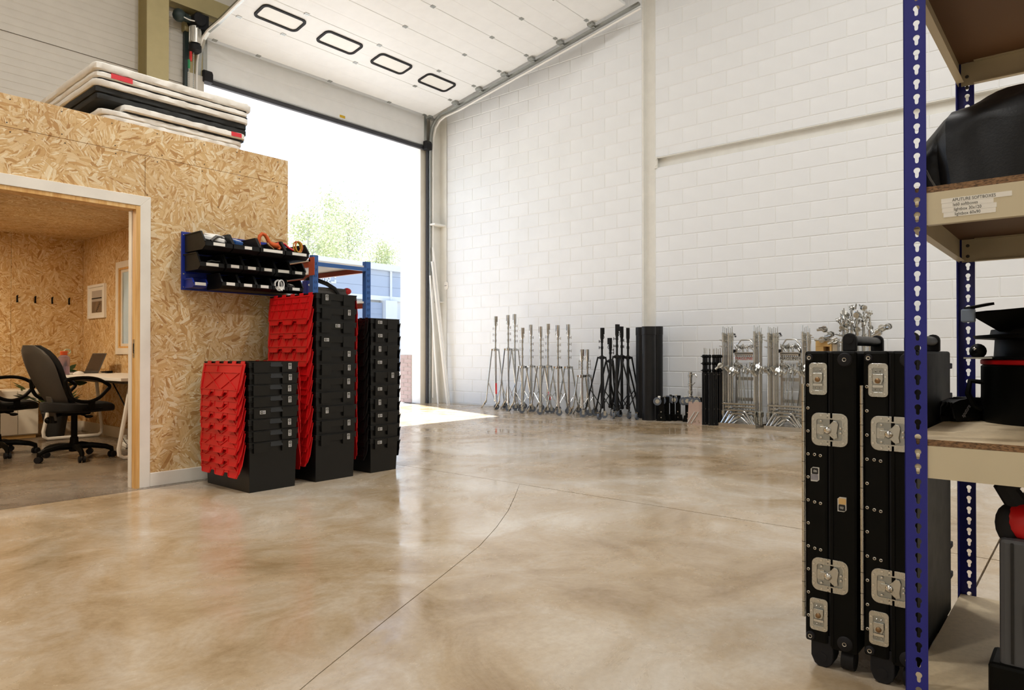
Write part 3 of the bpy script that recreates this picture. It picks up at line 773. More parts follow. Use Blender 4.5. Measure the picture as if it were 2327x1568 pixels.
# inner window
win = setting('window_1')
def wring(o, i, w0, w1, name, m_): MB().ring(o, i, lambda u, v, w: (w, u, v), w0, w1).build(name, m_, win)
def rc(a, b, c, d): return [(a, c), (b, c), (b, d), (a, d)]
wring(rc(WY0-0.07, WY1+0.07, WZ0-0.07, WZ1+0.07), rc(WY0, WY1, WZ0, WZ1), OXI-0.018, OXI, 'window_trim', M['white_trim'])
wring(rc(WY0, WY1, WZ0, WZ1), rc(WY0+0.02, WY1-0.02, WZ0+0.02, WZ1-0.02), OXI-0.012, OXI+0.02, 'window_lining', M['pine'])
wring(rc(WY0, WY1, WZ0, WZ1), rc(WY0+0.02, WY1-0.02, WZ0+0.02, WZ1-0.02), OXI+0.02, OX1-0.002, 'outer_lining', M['white'])
wring(rc(WY0+0.02, WY1-0.02, WZ0+0.02, WZ1-0.02), rc(WY0+0.055, WY1-0.055, WZ0+0.05, WZ1-0.05), OXI+0.006, OXI+0.03, 'sash', M['white_trim'])
gm = NT('window_glass'); gm.set(Base_Color=lin('#e8efe9'), Roughness=0.03); gm.b.inputs['Transmission Weight'].default_value = 1.0; gm.b.inputs['IOR'].default_value = 1.1
M['glass'] = gm.m
MB().box(OXI+0.015, OXI+0.021, WY0+0.05, WY1-0.05, WZ0+0.045, WZ1-0.045).build('pane', M['glass'], win)
# office lamp: round downlight on the office ceiling
for i, (x, y, l_) in enumerate(((0.9, 6.5, 'round white ceiling light above the office doorway'), (1.2, 8.4, 'round white ceiling light over the far end of the office'))):
    lt_ = thing('ceiling_light', l_, 'lamp', (x, y, CEIL))
    MB().lathe([(0.13, 0.0), (0.13, -0.03), (0.11, -0.04), (0.02, -0.045)], 20).build('diffuser', M['white'], lt_, True)
    ld = bpy.data.lights.new('office_light', 'AREA'); ld.shape = 'DISK'; ld.size = 0.24; ld.energy = OFFICE_W; ld.color = (1.0, 0.80, 0.55)
    lo = bpy.data.objects.new('office_light', ld); COL.objects.link(lo); lo.parent = lt_; lo.location = (0, 0, -0.05)

# picture on the side wall
pc = thing('framed_picture', 'white framed photograph of a pale shore on the office wall', 'picture', (OXI, 9.16, 1.585))
MB().ring(rrect(0.54, 0.405, 0.002, 1), rrect(0.48, 0.345, 0.002, 1), lambda u, v, w: (-w, u, v), 0.0, 0.028).build('frame', M['white'], pc)
MB().box(-0.012, -0.002, -0.24, 0.24, -0.172, 0.172).build('mount', M['paper'], pc)
MB().box(-0.0145, -0.012, -0.16, 0.16, 0.0, 0.13).build('print_sky', M['photo_sky'], pc)
MB().box(-0.0145, -0.012, -0.16, 0.16, -0.135, 0.0).build('print_shore', M['photo_dark'], pc)
MB().box(-0.0155, -0.0145, -0.16, 0.16, 0.03, 0.045).build('print_treeline', M['ink'], pc)
mb = MB()
for k in range(6): mb.box(-0.0155, -0.0145, -0.02-0.02*k, 0.02-0.02*k, -0.12+0.018*k, -0.11+0.018*k)
tag(mb.build('print_posts', M['ink'], pc), kind='stuff')
# coat hooks
for i, x in enumerate((2.40, 2.58, 2.755, 2.935)):
    h = thing('coat_hook', 'small black coat hook on the far office wall, ' + ('leftmost of four', 'second from the left', 'third from the left', 'nearest the corner')[i], 'hook', (x, OYB, 1.60), 0, 'coat hooks on the far office wall')
    MB().box(-0.008, 0.008, -0.004, 0, -0.04, 0.04).build('plate', M['black'], h)
    MB().tube([(0,-0.004,0.02),(0,-0.025,0.03),(0,-0.03,0.045)], 0.005, 6).build('upper_hook', M['black'], h)
    MB().tube([(0,-0.004,-0.02),(0,-0.02,-0.035),(0,-0.03,-0.02)], 0.005, 6).build('lower_hook', M['black'], h)

# desks
def desk(loc, rz, L, W, label):
    t = thing('desk', label, 'desk', loc, rz, 'white office desks')
    MB().box(-W/2, W/2, -L/2, L/2, 0.712, 0.74).build('desk_top', M['white'], t, bevel=0.003)
    for s in (-1, 1):
        y = s*(L/2-0.17)
        P = [(-W/2+0.15, y, 0.70), (-W/2+0.04, y+s*0.02, 0.10), (-W/2+0.045, y+s*0.02, 0.045), (-W/2+0.08, y+s*0.02, 0.02), (W/2-0.12, y+s*0.02, 0.02), (W/2-0.085, y+s*0.02, 0.045), (W/2-0.08, y+s*0.02, 0.10), (W/2-0.15, y, 0.70)]
        MB().tube(P, 0.019, 8).build('leg_frame', M['white'], t, True)
        MB().tube([(-W/2+0.10, y-s*0.30, 0.69), (-W/2+0.10, y, 0.48)], 0.007, 6).build('brace', M['black'], t)
    MB().box(-W/2+0.06, W/2-0.06, -L/2+0.08, L/2-0.08, 0.685, 0.711).build('under_frame', M['grey_plastic'], t)
    return t
desk((2.74, 7.74, 0), 0, 2.40, 0.70, 'white office desk along the side wall, carrying the laptop and bottle')
desk((1.30, 9.24, 0), math.pi/2, 1.5, 0.75, 'white office desk against the far wall behind the chairs')
# low cabinet
t = thing('low_cabinet', 'low cream cabinet against the far office wall', 'cabinet', (2.30, 9.42, 0))
MB().box(-0.2, 0.2, -0.2, 0.2, 0.04, 0.55).build('body', M['white_trim'], t, bevel=0.004)
MB().box(-0.195, -0.003, -0.216, -0.2, 0.05, 0.54).build('door', M['white_trim'], t, bevel=0.003)
MB().box(0.003, 0.195, -0.216, -0.2, 0.05, 0.54).build('door', M['white_trim'], t, bevel=0.003)
MB().box(-0.18, 0.18, -0.18, 0.18, 0.0, 0.04).build('plinth', M['honey'], t)
# laptop
lp = on_floor(213, 848, 0.74)
t = thing('laptop', 'open black laptop on the white desk', 'laptop', (2.72, 8.58, 0.74), math.radians(6))
MB().box(-0.11, 0.12, -0.16, 0.16, 0.0, 0.016).build('base', M['grey_plastic'], t, bevel=0.004)
MB().box(-0.09, 0.05, -0.14, 0.14, 0.016, 0.0175).build('keyboard', M['ink'], t)
s = MB().box(0, 0.008, -0.16, 0.16, 0, 0.225); s.xf(lambda v: Matrix.Rotation(math.radians(22), 3, 'Y') @ v + Vector((0.115, 0, 0.014)))
lid = s.build('lid', M['grey_plastic'], t, bevel=0.003)
s = MB().box(-0.001, 0.0, -0.15, 0.15, 0.012, 0.215); s.xf(lambda v: Matrix.Rotation(math.radians(22), 3, 'Y') @ v + Vector((0.115, 0, 0.014)))
s.build('screen', M['screen'], lid)
t = thing('charging_cable', 'black cable coiled behind the laptop', 'cable', (2.93, 8.42, 0.741))
MB().tube([(0.04*math.cos(a*0.9)*(1+0.05*a), 0.05*math.sin(a*0.9), 0.005+0.001*a) for a in range(14)], 0.004, 6).build('cord', M['black'], t, True)
MB().box(-0.03, 0.03, -0.10, -0.04, 0, 0.025).build('adapter', M['black'], t, bevel=0.004)
t = thing('computer_mouse', 'white computer mouse on the desk before the laptop', 'mouse', (2.56, 8.12, 0.74))
MB().ball((0,0,0.0), 0.05, 14, 8, (1.1, 0.65, 0.7)).xf(lambda v: Vector((v.x, v.y, max(v.z, 0.0)))).build('shell', M['white'], t, True)
MB().box(0.02, 0.035, -0.003, 0.003, 0.027, 0.034).build('wheel', M['grey_plastic'], t)
t = thing('notebook', 'small white notebook by the bottle on the desk', 'notebook', (2.50, 8.22, 0.74), 0.3)
MB().box(-0.07, 0.07, -0.05, 0.05, 0, 0.012).build('pages', M['paper'], t); MB().box(-0.072, 0.072, -0.052, 0.052, 0.012, 0.014).build('cover', M['white'], t)
# bottle
bt = thing('water_bottle', 'clear lilac water bottle with orange cap on the desk', 'bottle', (2.40, 8.04, 0.74))
bp = NT('lilac_plastic'); bp.set(Base_Color=lin('#e6def4'), Roughness=0.12); bp.b.inputs['Transmission Weight'].default_value = 0.92; bp.b.inputs['IOR'].default_value = 1.25
MB().lathe([(0.048, 0.0), (0.053, 0.006), (0.053, 0.165), (0.048, 0.185), (0.030, 0.195), (0.030, 0.208), (0.026, 0.208), (0.026, 0.193), (0.045, 0.182), (0.050, 0.163), (0.050, 0.008), (0.046, 0.004)], 28).build('body', bp.m, bt, True)
wt = NT('bottle_water'); wt.set(Base_Color=lin('#e9e3f6'), Roughness=0.02); wt.b.inputs['Transmission Weight'].default_value = 0.9; wt.b.inputs['IOR'].default_value = 1.2
MB().lathe([(0.046, 0.006), (0.049, 0.01), (0.049, 0.09), (0.0, 0.09)], 24).build('water', wt.m, bt, True)
MB().lathe([(0.033, 0.203), (0.034, 0.21), (0.034, 0.238), (0.03, 0.242)], 20).build('cap', paint('orange_cap', '#d2572a', 0.4), bt, True)
MB().tube([(0.03*math.cos(a/10*6.283)+0.024, -0.02, 0.238+0.024*math.sin(a/10*6.283)) for a in range(10)], 0.005, 6, closed=True).build('carry_loop', paint('pale_green_loop', '#b7c9b2', 0.5), bt, True)
# plant
pt = thing('potted_plant', 'leafy green plant in a grey pot behind the desk', 'plant', (2.66, 9.20, 0))
MB().lathe([(0.09, 0.0), (0.13, 0.26), (0.14, 0.27), (0.14, 0.30), (0.12, 0.30), (0.115, 0.25), (0.0, 0.25)], 20).build('pot', M['pot'], pt, True)
rnd = random.Random(5)
for k in range(13):
    a = k*2.4; el = rnd.uniform(0.35, 1.35); L = rnd.uniform(0.34, 0.54) if (math.sin(a) < 0.4 and math.cos(a) < 0.55) else 0.18
    base = Vector((0, 0, 0.25)); d = Vector((math.cos(a)*math.cos(el), math.sin(a)*math.cos(el), math.sin(el)))
    tip = base + d*L
    st = MB().tube([base, base+d*L*0.5+Vector((0,0,0.03)), tip], 0.006, 5).build('stem', M['plant'], pt, True)
    lf = MB()
    for q in range(5):
        b_ = (q-2)*0.55; side = d.cross(Vector((0,0,1))).normalized(); u2 = side.cross(d)
        dd = (d*math.cos(b_) + side*math.sin(b_) + Vector((0,0,-0.25))).normalized(); ww = dd.cross(u2).normalized()*0.032
        l2 = 0.19 - abs(q-2)*0.025
        lf.add([tip, tip+dd*l2*0.4+ww, tip+dd*l2*0.75+ww*0.8, tip+dd*l2, tip+dd*l2*0.75-ww*0.8, tip+dd*l2*0.4-ww,
                tip+dd*l2*0.5+u2*0.012], [(0,1,6),(1,2,6),(2,3,6),(3,4,6),(4,5,6),(5,0,6)])
    lf.build('leaf', M['plant'], pt, True, recalc=False)
# power strip and socket
t = thing('power_strip', 'white power strip with plug and grey lead under the desk', 'power strip', (2.86, 7.70, 0), math.radians(80))
MB().box(-0.2, 0.2, -0.03, 0.03, 0, 0.035).build('strip', M['white'], t, bevel=0.004)
MB().prism([(-0.03,0),(0.03,0),(0.015,0.07),(-0.015,0.07)], lambda u, v, w: (u+0.08, w, v+0.035), -0.025, 0.025).build('plug', M['white'], t, bevel=0.003)
MB().box(-0.11, -0.06, -0.02, 0.02, 0.035, 0.07).build('plug', M['white'], t, bevel=0.004)
MB().tube([(0.08,0,0.10),(0.02,0.04,0.16),(-0.08,0.05,0.12),(-0.16,0.03,0.05),(-0.24,0,0.01),(-0.3,0.05,0.006)], 0.004, 6).build('lead', M['grey_plastic'], t, True)
t = thing('wall_socket', 'white double socket low on the office side wall', 'socket', (OXI, 7.28, 0.42))
MB().box(-0.012, 0, -0.075, 0.075, -0.043, 0.043).build('plate', M['white'], t, bevel=0.004)
for s in (-1, 1): MB().box(-0.015, -0.012, s*0.035-0.012, s*0.035+0.012, -0.02, 0.01).build('outlet', M['grey_plastic'], t)

# office chairs
def office_chair(loc, rz, label):
    t = thing('office_chair', label, 'chair', loc, rz, 'black office chairs in the chipboard office')
    ba = MB()
    MB().lathe([(0.04, 0.07), (0.045, 0.13), (0.035, 0.16), (0.032, 0.20), (0.026, 0.20), (0.026, 0.42), (0.03, 0.43)], 16).build('gas_lift', M['black'], t, True)
    for k in range(5):
        a = math.radians(90+72*k+18); c, s_ = math.cos(a), math.sin(a)
        MB().tube([(0.02*c, 0.02*s_, 0.115), (0.14*c, 0.14*s_, 0.118), (0.25*c, 0.25*s_, 0.10), (0.295*c, 0.295*s_, 0.08), (0.30*c, 0.30*s_, 0.052)], [0.03, 0.026, 0.023, 0.022, 0.016], 8).build('base_arm', M['black'], t, True)
        b_ = a+0.9*(k-2); nx, ny = -math.sin(b_), math.cos(b_)
        cs = MB()
        for q in (-1, 1): cs.cyl((0.30*c+nx*q*0.006, 0.30*s_+ny*q*0.006, 0.028), (0.30*c+nx*q*0.026, 0.30*s_+ny*q*0.026, 0.028), 0.028, n=14)
        cs.cyl((0.30*c-nx*0.02, 0.30*s_-ny*0.02, 0.028), (0.30*c+nx*0.02, 0.30*s_+ny*0.02, 0.028), 0.01, n=6)
        cs.build('castor', M['rubber'], t, True)
    MB().box(-0.15, 0.10, -0.09, 0.09, 0.40, 0.445).build('mechanism', M['black'], t, bevel=0.012)
    MB().tube([(-0.02, -0.06, 0.42), (-0.02, -0.24, 0.40)], 0.007, 6).ball((-0.02, -0.26, 0.398), 0.024, 8, 6, (1.4, 1.5, 0.6)).build('lever', M['black'], t, True)
    MB().cyl((-0.18, 0, 0.34), (-0.18, 0, 0.40), 0.028).ball((-0.18, 0.08, 0.36), 0.03).build('adjust_knob', M['black'], t, True)
    # seat: waterfall cushion
    n = 14; rings = []
    sp = []
    for k in range(n+1):
        u = k/n; x = -0.24+0.54*u
        half = 0.235*(1-0.10*(2*u-1)**4)*math.sqrt(max(0.05, 1-(2*u-1)**8))
        ztop = 0.525 - (0.055*max(0, (u-0.7)/0.3)**2) + 0.01*max(0, 0.3-u)
        zbot = 0.438 - (0.016*math.sin(u*math.pi)) - (0.015*max(0,(u-0.75)/0.25))
        sp.append((x, half, ztop, zbot))
    mb = MB(); vs = []; fs = []; m = 16
    for x, hf, zt_, zb_ in sp:
        for k in range(m):
            a = 2*math.pi*k/m; cc, ss = math.cos(a), math.sin(a)
            y = hf*math.copysign(abs(cc)**0.35, cc); z = (zt_+zb_)/2 + (zt_-zb_)/2*math.copysign(abs(ss)**0.55, ss)
            vs.append((x, y, z))
    for i in range(n):
        for k in range(m): fs.append((i*m+k, i*m+(k+1)%m, (i+1)*m+(k+1)%m, (i+1)*m+k))
    fs.append(tuple(range(m))); fs.append(tuple(n*m+k for k in range(m)))
    mb.add(vs, fs); mb.build('seat', M['black_fabric'], t, True)
    # backrest: cushion in front, grey shell behind, with a spine bracket
    def back(off, thick, grow, name, mat_):
        vs = []; fs = []; n = 12; m = 14
        for i in range(n+1):
            v = i/n; z = 0.475+0.555*v
            half = (0.165+0.065*math.sin(min(1, v*1.25)*math.pi*0.5)+grow)*(1-0.55*max(0, (v-0.55)/0.45)**3)*(1-0.35*max(0, (0.12-v)/0.12)**2)
            lean = -0.135 - 0.245*v - 0.03*math.sin(v*math.pi) 
            if i in (0, n): half *= 0.8
            for k in range(m):
                a = 2*math.pi*k/m; cc, ss = math.cos(a), math.sin(a)
                y = half*math.copysign(abs(cc)**0.5, cc); curve = 0.05*(y/0.22)**2
                x = lean + off + curve + thick*math.copysign(abs(ss)**0.8, ss)*(0.6 if i in (0, n) else 1)
                vs.append((x, y, z))
        for i in range(n):
            for k in range(m): fs.append((i*m+k, i*m+(k+1)%m, (i+1)*m+(k+1)%m, (i+1)*m+k))
        fs.append(tuple(range(m))); fs.append(tuple(n*m+k for k in range(m)))
        return MB().add(vs, fs).build(name, mat_, t, True)
    back(0.035, 0.030, 0.008, 'backrest_cushion', M['black_fabric'])
    sh = back(-0.012, 0.022, 0.0, 'backrest_shell', M['grey_plastic'])
    for q in range(3):
        z = 0.60+0.035*q
        MB().tube([(-0.204-0.018*q+0.04*(y/0.12)**2*0.5, y, z+abs(y)*0.25) for y in (-0.12, -0.06, 0, 0.06, 0.12)], 0.004, 5).build('shell_groove', M['ink'], sh, True)
    MB().bar((-0.215, 0, 0.58), (-0.175, 0, 0.36), 0.085, 0.02).build('back_bracket', M['grey_plastic'], t, bevel=0.006)
    MB().bar((-0.18, 0, 0.40), (-0.08, 0, 0.42), 0.07, 0.02).build('back_bracket_foot', M['black'], t, bevel=0.005)
    for s_ in (-1, 1):
        y = s_*0.27
        loop = [(-0.14, y, 0.70), (0.0, y, 0.715), (0.12, y, 0.70), (0.21, y, 0.655), (0.235, y, 0.625), (0.20, y, 0.585), (0.14, y, 0.53), (0.06, y, 0.50), (-0.02, y, 0.505), (-0.10, y, 0.54), (-0.14, y, 0.60), (-0.15, y, 0.66)]
        L_ = len(loop); sm_ = []
        for q in range(L_):
            p0, p1, p2, p3 = (Vector(loop[(q+w_-1) % L_]) for w_ in range(4))
            for f in (0.0, 0.33, 0.66): sm_.append(0.5*((2*p1)+(p2-p0)*f+(2*p0-5*p1+4*p2-p3)*f*f+(3*p1-p0-3*p2+p3)*f**3)+Vector((-0.075, 0, 0.03)))
        MB().tube(sm_, 0.0155, 10, closed=True).build('armrest', M['black'], t, True)
        MB().box(-0.06, 0.10, min(y, s_*0.10), max(y, s_*0.10), 0.452, 0.468).build('arm_mount', M['black'], t)
        MB().bar((0.0, y, 0.46), (0.0, y, 0.53), 0.05, 0.02).build('arm_stem', M['black'], t)
    return t
office_chair((2.205, 7.105, 0), math.radians(12), 'black office chair with looped armrests standing at the desk')
office_chair((1.80, 7.86, 0), math.radians(20), 'black office chair at the edge of the doorway view, behind the first chair')
# ---------------------------------------------------------------- foam boards on the office roof
W_, B_ = 'foam', 'foam_black'
stack = [  # from the bottom: thickness, material, x0, x1, dy, which one
    (0.0535, W_, 1.95, 2.97, 0.0, 'bottom of the stack'), (0.0535, W_, 1.95, 2.99, 0.0, 'second from the bottom'), (0.0535, W_, 1.93, 2.98, 0.01, 'third from the bottom'), (0.0535, W_, 1.95, 2.98, 0.0, 'fourth from the bottom'),
    (0.042, W_, 1.93, 3.00, 0.0, 'lowest showing over the parapet'), (0.042, W_, 1.95, 2.99, 0.0, 'second showing over the parapet'), (0.042, W_, 1.92, 3.01, 0.0, 'third showing over the parapet'), (0.042, W_, 1.90, 3.02, 0.0, 'under the board with red tape right'),
    (0.012, B_, 2.06, 3.03, 0.0, 'thin layer under the taped short board'), (0.05, W_, 2.05, 3.04, -0.02, 'short one with red tape at right'), (0.05, B_, 1.88, 3.06, 0.02, 'lower of the two thick black boards'), (0.05, B_, 1.87, 3.06, 0.02, 'upper of the two thick black boards'),
    (0.05, W_, 1.86, 3.08, 0.0, 'just above the thick black boards'), (0.010, B_, 1.89, 3.07, 0.012, 'lower thin layer near the top'), (0.042, W_, 1.865, 3.07, -0.005, 'second white from the top'), (0.010, B_, 1.90, 3.06, 0.012, 'thin layer under the top board'), (0.06, W_, 1.86, 3.10, -0.01, 'topmost')]
z = CEIL+0.0295
def rough_board(x0, x1, y0, y1, z0, z1, seed, r=0.035, amp=0.004):
    rnd = random.Random(seed); mb = MB(); pts = []
    def edge(a, b, n): return [(a[0]+(b[0]-a[0])*k/n, a[1]+(b[1]-a[1])*k/n) for k in range(n)]
    cs = [(x0, y0+r), (x0+r*0.3, y0+r*0.3), (x0+r, y0), (x1-r, y0), (x1-r*0.3, y0+r*0.3), (x1, y0+r), (x1, y1), (x0, y1)]
    for i, c in enumerate(cs): pts += edge(c, cs[(i+1) % len(cs)], 26 if i in (2, 7) else (1 if i in (0, 1, 3, 4) else 10))
    n = len(pts); cx, cy = (x0+x1)/2, (y0+y1)/2
    lv = [(z0, 0.010), (z0+(z1-z0)*0.18, 0.0), (z0+(z1-z0)*0.82, 0.0), (z1, 0.010)]
    vs = []; fs = []
    for zz, ins in lv:
        for k, (x, y) in enumerate(pts):
            d = Vector((cx-x, cy-y)).normalized()*(ins*min(1.0, (z1-z0)/0.05)*rnd.uniform(0.4, 1.6)); j = rnd.uniform(-amp, amp)
            vs.append((x+d.x+j*0.5, y+d.y+j, zz+(rnd.uniform(-amp, amp)*0.3)))
    for l in range(3):
        for k in range(n): fs.append((l*n+k, l*n+(k+1)%n, (l+1)*n+(k+1)%n, (l+1)*n+k))
    fs.append(tuple(range(n-1,-1,-1))); fs.append(tuple(3*n+k for k in range(n)))
    return mb.add(vs, fs)
for i, (th, mt, x0, x1, dy, hint) in enumerate(stack):
    col_ = 'black' if 'black' in mt else 'white'
    o = thing('foam_board', f'{col_} polystyrene board on the office roof, {hint}', 'board', (0, 0, z), 0, 'polystyrene boards stacked on the office roof')
    y0 = 5.60+dy
    rough_board(x0, x1, y0, y0+2.42, 0.0005, th-0.0005, 40+i, 0.05 if mt == 'foam' else 0.02, 0.004 if mt == 'foam' else 0.002).build('sheet', M[mt], o, True)
    if i == 14: MB().box(1.97, 2.12, y0-0.004, y0+0.006, 0.008, 0.044).build('tape', M['red_label'], o)
    if i == 9: MB().box(2.90, 2.99, y0-0.004, y0+0.006, 0.012, 0.046).build('tape', M['red_label'], o)
    z += th
# ---------------------------------------------------------------- louvre panel with bins
lp = thing('louvre_panel', 'blue steel louvre panel on the chipboard wall holding small bins', 'panel', (2.315, YP, 1.435))
MB().box(0, 0.865, -0.016, 0, 0, 0.435).build('back_sheet', M['blue'], lp, bevel=0.002)
for k in range(8):
    MB().prism([(0,0),(0.010,0.012),(0.010,0.02),(0,0.028)], lambda u, v, w: (w, -0.016-u, v), 0.03, 0.83).xf(lambda v: v+Vector((0, 0, 0.02+0.052*k))).build('louvre', M['blue'], lp)
for zz in (0.02, 0.12, 0.26, 0.41):
    MB().cyl((0.013, -0.019, zz), (0.013, -0.015, zz), 0.005, n=8).build('fixing_screw', M['screw'], lp)
def bin_(x0, w, z0, h, d, mat_, label, lw=0.5, lx=0.5, lip=0.42):
    """open-fronted picking bin hung on the panel; front is towards -Y"""
    t = thing('storage_bin', label, 'bin', (x0, YP-0.028, z0), 0, 'picking bins on the louvre panel')
    th = 0.004
    side = [(0, 0), (-d*0.86, 0), (-d, h*0.18), (-d, h*lip), (-d*0.80, h), (0, h)]
    for xs in (0, w-th):
        MB().prism(side, lambda u, v, q: (xs+q, u, v), 0, th).build('side_wall', mat_, t)
    MB().box(th, w-th, -d*0.86, 0, 0, th).build('base', mat_, t)
    MB().box(th, w-th, -th, 0, th, h).build('back_wall', mat_, t)
    f = MB(); f.add([(th,-d*0.86,0),(w-th,-d*0.86,0),(w-th,-d,h*0.18),(th,-d,h*0.18),(w-th,-d,h*lip),(th,-d,h*lip),(th,-d+th,h*lip),(w-th,-d+th,h*lip),(w-th,-d+th,h*0.2),(th,-d+th,h*0.2),(w-th,-d*0.86+th,th),(th,-d*0.86+th,th)],
        [(0,1,2,3),(3,2,4,5),(5,4,7,6),(6,7,8,9),(9,8,10,11),(11,10,1,0)])
    f.build('front_wall', mat_, t)
    r = MB()
    for xs, sx in ((-0.003, 0.006), (w-0.003, 0.006)):
        r.bar((xs+sx/2, 0, h-0.004), (xs+sx/2, -d*0.80, h-0.004), 0.012, 0.008); r.bar((xs+sx/2, -d*0.80, h-0.004), (xs+sx/2, -d, h*lip-0.004), 0.012, 0.008)
    tag(r.build('rim', mat_, t), kind='stuff')
    lab = MB().box(w*lx-w*lw/2, w*lx+w*lw/2, -d-0.0015, -d+0.0005, h*0.22, h*0.22+0.022)
    lab.build('label_strip', M['paper'], t)
    return t
row1 = [('holding white blocks and grey straps', 0.42, 0.5), ('holding a blue packet', 0.28, 0.55), ('with the orange strap spilling out', 0.78, 0.5), ('with red and yellow cables', 0.62, 0.58)]
for k, (s_, lw, lx) in enumerate(row1):
    bin_(2.333+0.215*k, 0.207, 1.712, 0.135, 0.32, M['bin'], 'black bin in the top row of the blue panel, ' + s_, lw, lx)
row2 = ['leftmost', 'second from the left', 'third from the left', 'fourth from the left', 'fifth from the left', 'rightmost, with black leads']
xs2 = [2.333, 2.525, 2.66, 2.795, 2.93, 3.065]
for k, s_ in enumerate(row2):
    bin_(xs2[k], 0.185 if k == 0 else 0.128, 1.572, 0.128, 0.24 if k == 0 else 0.26, M['bin'], 'black bin in the middle row of the blue panel, ' + s_, 0.5 if k != 4 else 0.75)
bin_(2.335, 0.10, 1.447, 0.07, 0.14, M['blue'], 'small blue bin at the left end of the bottom row', 0.8, 0.5, 0.5)
row3 = ['leftmost black one', 'second black one from the left', 'third black one from the left', 'holding coiled white cable', 'rightmost, with grey clamps']
for k, s_ in enumerate(row3):
    bin_(2.50+0.138*k, 0.132, 1.443, 0.118, 0.24, M['bin'], 'black bin in the bottom row of the blue panel, ' + s_, 0.5)
# what the bins hold
def strand(name, label, cat, pts, r, mat_, n=7):
    t = MB().tube(pts, r, n).build(name, mat_, None, True); tag(t, label, cat); return t
yf = YP-0.028
def blob(x, y, z, w, d, h, name, label, cat, mat_, rz=0.0, tilt=0.0):
    t = thing(name, label, cat, (x, y, z), rz)
    s = MB().box(-w/2, w/2, -d/2, d/2, 0, h); s.xf(lambda v: Matrix.Rotation(tilt, 3, 'X') @ v); s.build('body', mat_, t, bevel=min(w, d, h)*0.2)
    e = MB().box(-w/2*0.6, w/2*0.6, -d/2*0.6, d/2*0.6, h, h+0.003); e.xf(lambda v: Matrix.Rotation(tilt, 3, 'X') @ v); e.build('face', M['paper'], t)
    return t
blob(2.435, 4.95, 1.785, 0.05, 0.16, 0.03, 'white_block', 'white plastic block lying in the first top-row bin', 'block', M['white'], 0.9, 0.2)
blob(2.475, 5.02, 1.818, 0.12, 0.09, 0.028, 'white_box', 'flat white box on top of the first top-row bin', 'box', M['white'], 0.1, 0.3)
strand('grey_strap', 'grey strap curled in the first top-row bin', 'strap', [(2.40,4.91,1.78),(2.44,4.91,1.815),(2.48,4.92,1.815),(2.505,4.91,1.785),(2.50,4.95,1.76)], 0.012, M['grey_plastic'])
blob(2.60, 4.94, 1.768, 0.07, 0.08, 0.045, 'blue_packet', 'blue packet in the second top-row bin', 'packet', M['rack_blue'], 0.3, 0.3)
strand('thin_lead', 'thin black lead over the second top-row bin', 'cable', [(2.63,4.96,1.76),(2.66,4.93,1.79),(2.70,4.92,1.77),(2.72,4.95,1.74)], 0.003, M['black'])
om = paint('orange_webbing', '#c8561c', 0.7, vary=0.1, scale=40)
strand('orange_strap', 'orange lashing strap looped out of the third top-row bin', 'strap', [(2.79,4.93,1.78),(2.785,4.93,1.83),(2.792,4.93,1.868),(2.812,4.93,1.888),(2.838,4.93,1.882),(2.858,4.93,1.855),(2.872,4.93,1.825),(2.90,4.925,1.81),(2.935,4.92,1.808),(2.955,4.92,1.79),(2.94,4.91,1.775)], [0.012,0.013,0.014,0.014,0.014,0.015,0.018,0.022,0.022,0.018,0.012], om, 10)
strand('brass_carabiner', 'brass clip hanging in the third top-row bin', 'clip', [(2.835,4.895,1.815),(2.85,4.888,1.795),(2.87,4.886,1.782),(2.885,4.885,1.77)], 0.008, M['copper'])
strand('red_lead', 'red lead lying from the third into the last top-row bin', 'cable', [(2.93,4.96,1.815),(2.975,4.95,1.84),(3.01,4.93,1.83),(3.035,4.92,1.805),(3.07,4.90,1.785)], 0.009, M['red'])
for q, (hx, nm) in enumerate((('#d6b63a', 'yellow'), ('#c9602c', 'amber'))):
    pts = [(3.105+0.028*math.cos(a*1.1+q)+0.006*a/6, 4.91+0.014*math.sin(a*0.7), 1.815+0.045*math.sin(a*1.1+q)+0.004*q) for a in [q_*0.4 for q_ in range(55)]]
    strand('coiled_lead', f'{nm} twisted lead coiled in the last top-row bin', 'cable', pts, 0.004, paint(nm+'_cable', hx, 0.45), 5)
pts = [(2.975+0.032*math.cos(a*1.2)+0.01*math.sin(a*0.4), 5.0-0.004*a, 1.50+0.042*math.sin(a*1.2)) for a in [q_*0.4 for q_ in range(50)]]
strand('white_cable', 'white cable coiled in the bottom-row bin', 'cable', pts, 0.0055, M['white'], 6)
blob(3.10, 5.03, 1.475, 0.07, 0.07, 0.05, 'grey_clamp', 'grey clamp in the last bottom-row bin', 'clamp', M['grey_plastic'], 0.4, 0.3)
pts = [(3.10+0.035*math.cos(a*1.3), 4.98+0.01*math.sin(a), 1.635+0.03*math.sin(a*1.3)) for a in [q_*0.4 for q_ in range(40)]]
strand('black_lead', 'black lead bunched in the last middle-row bin', 'cable', pts, 0.005, M['black'], 5)
strand('white_offcut', 'pale offcut lying in the first middle-row bin', 'offcut', [(2.41,4.99,1.635),(2.44,4.985,1.645),(2.47,4.98,1.64),(2.50,4.975,1.643)], 0.006, M['galv'], 5)

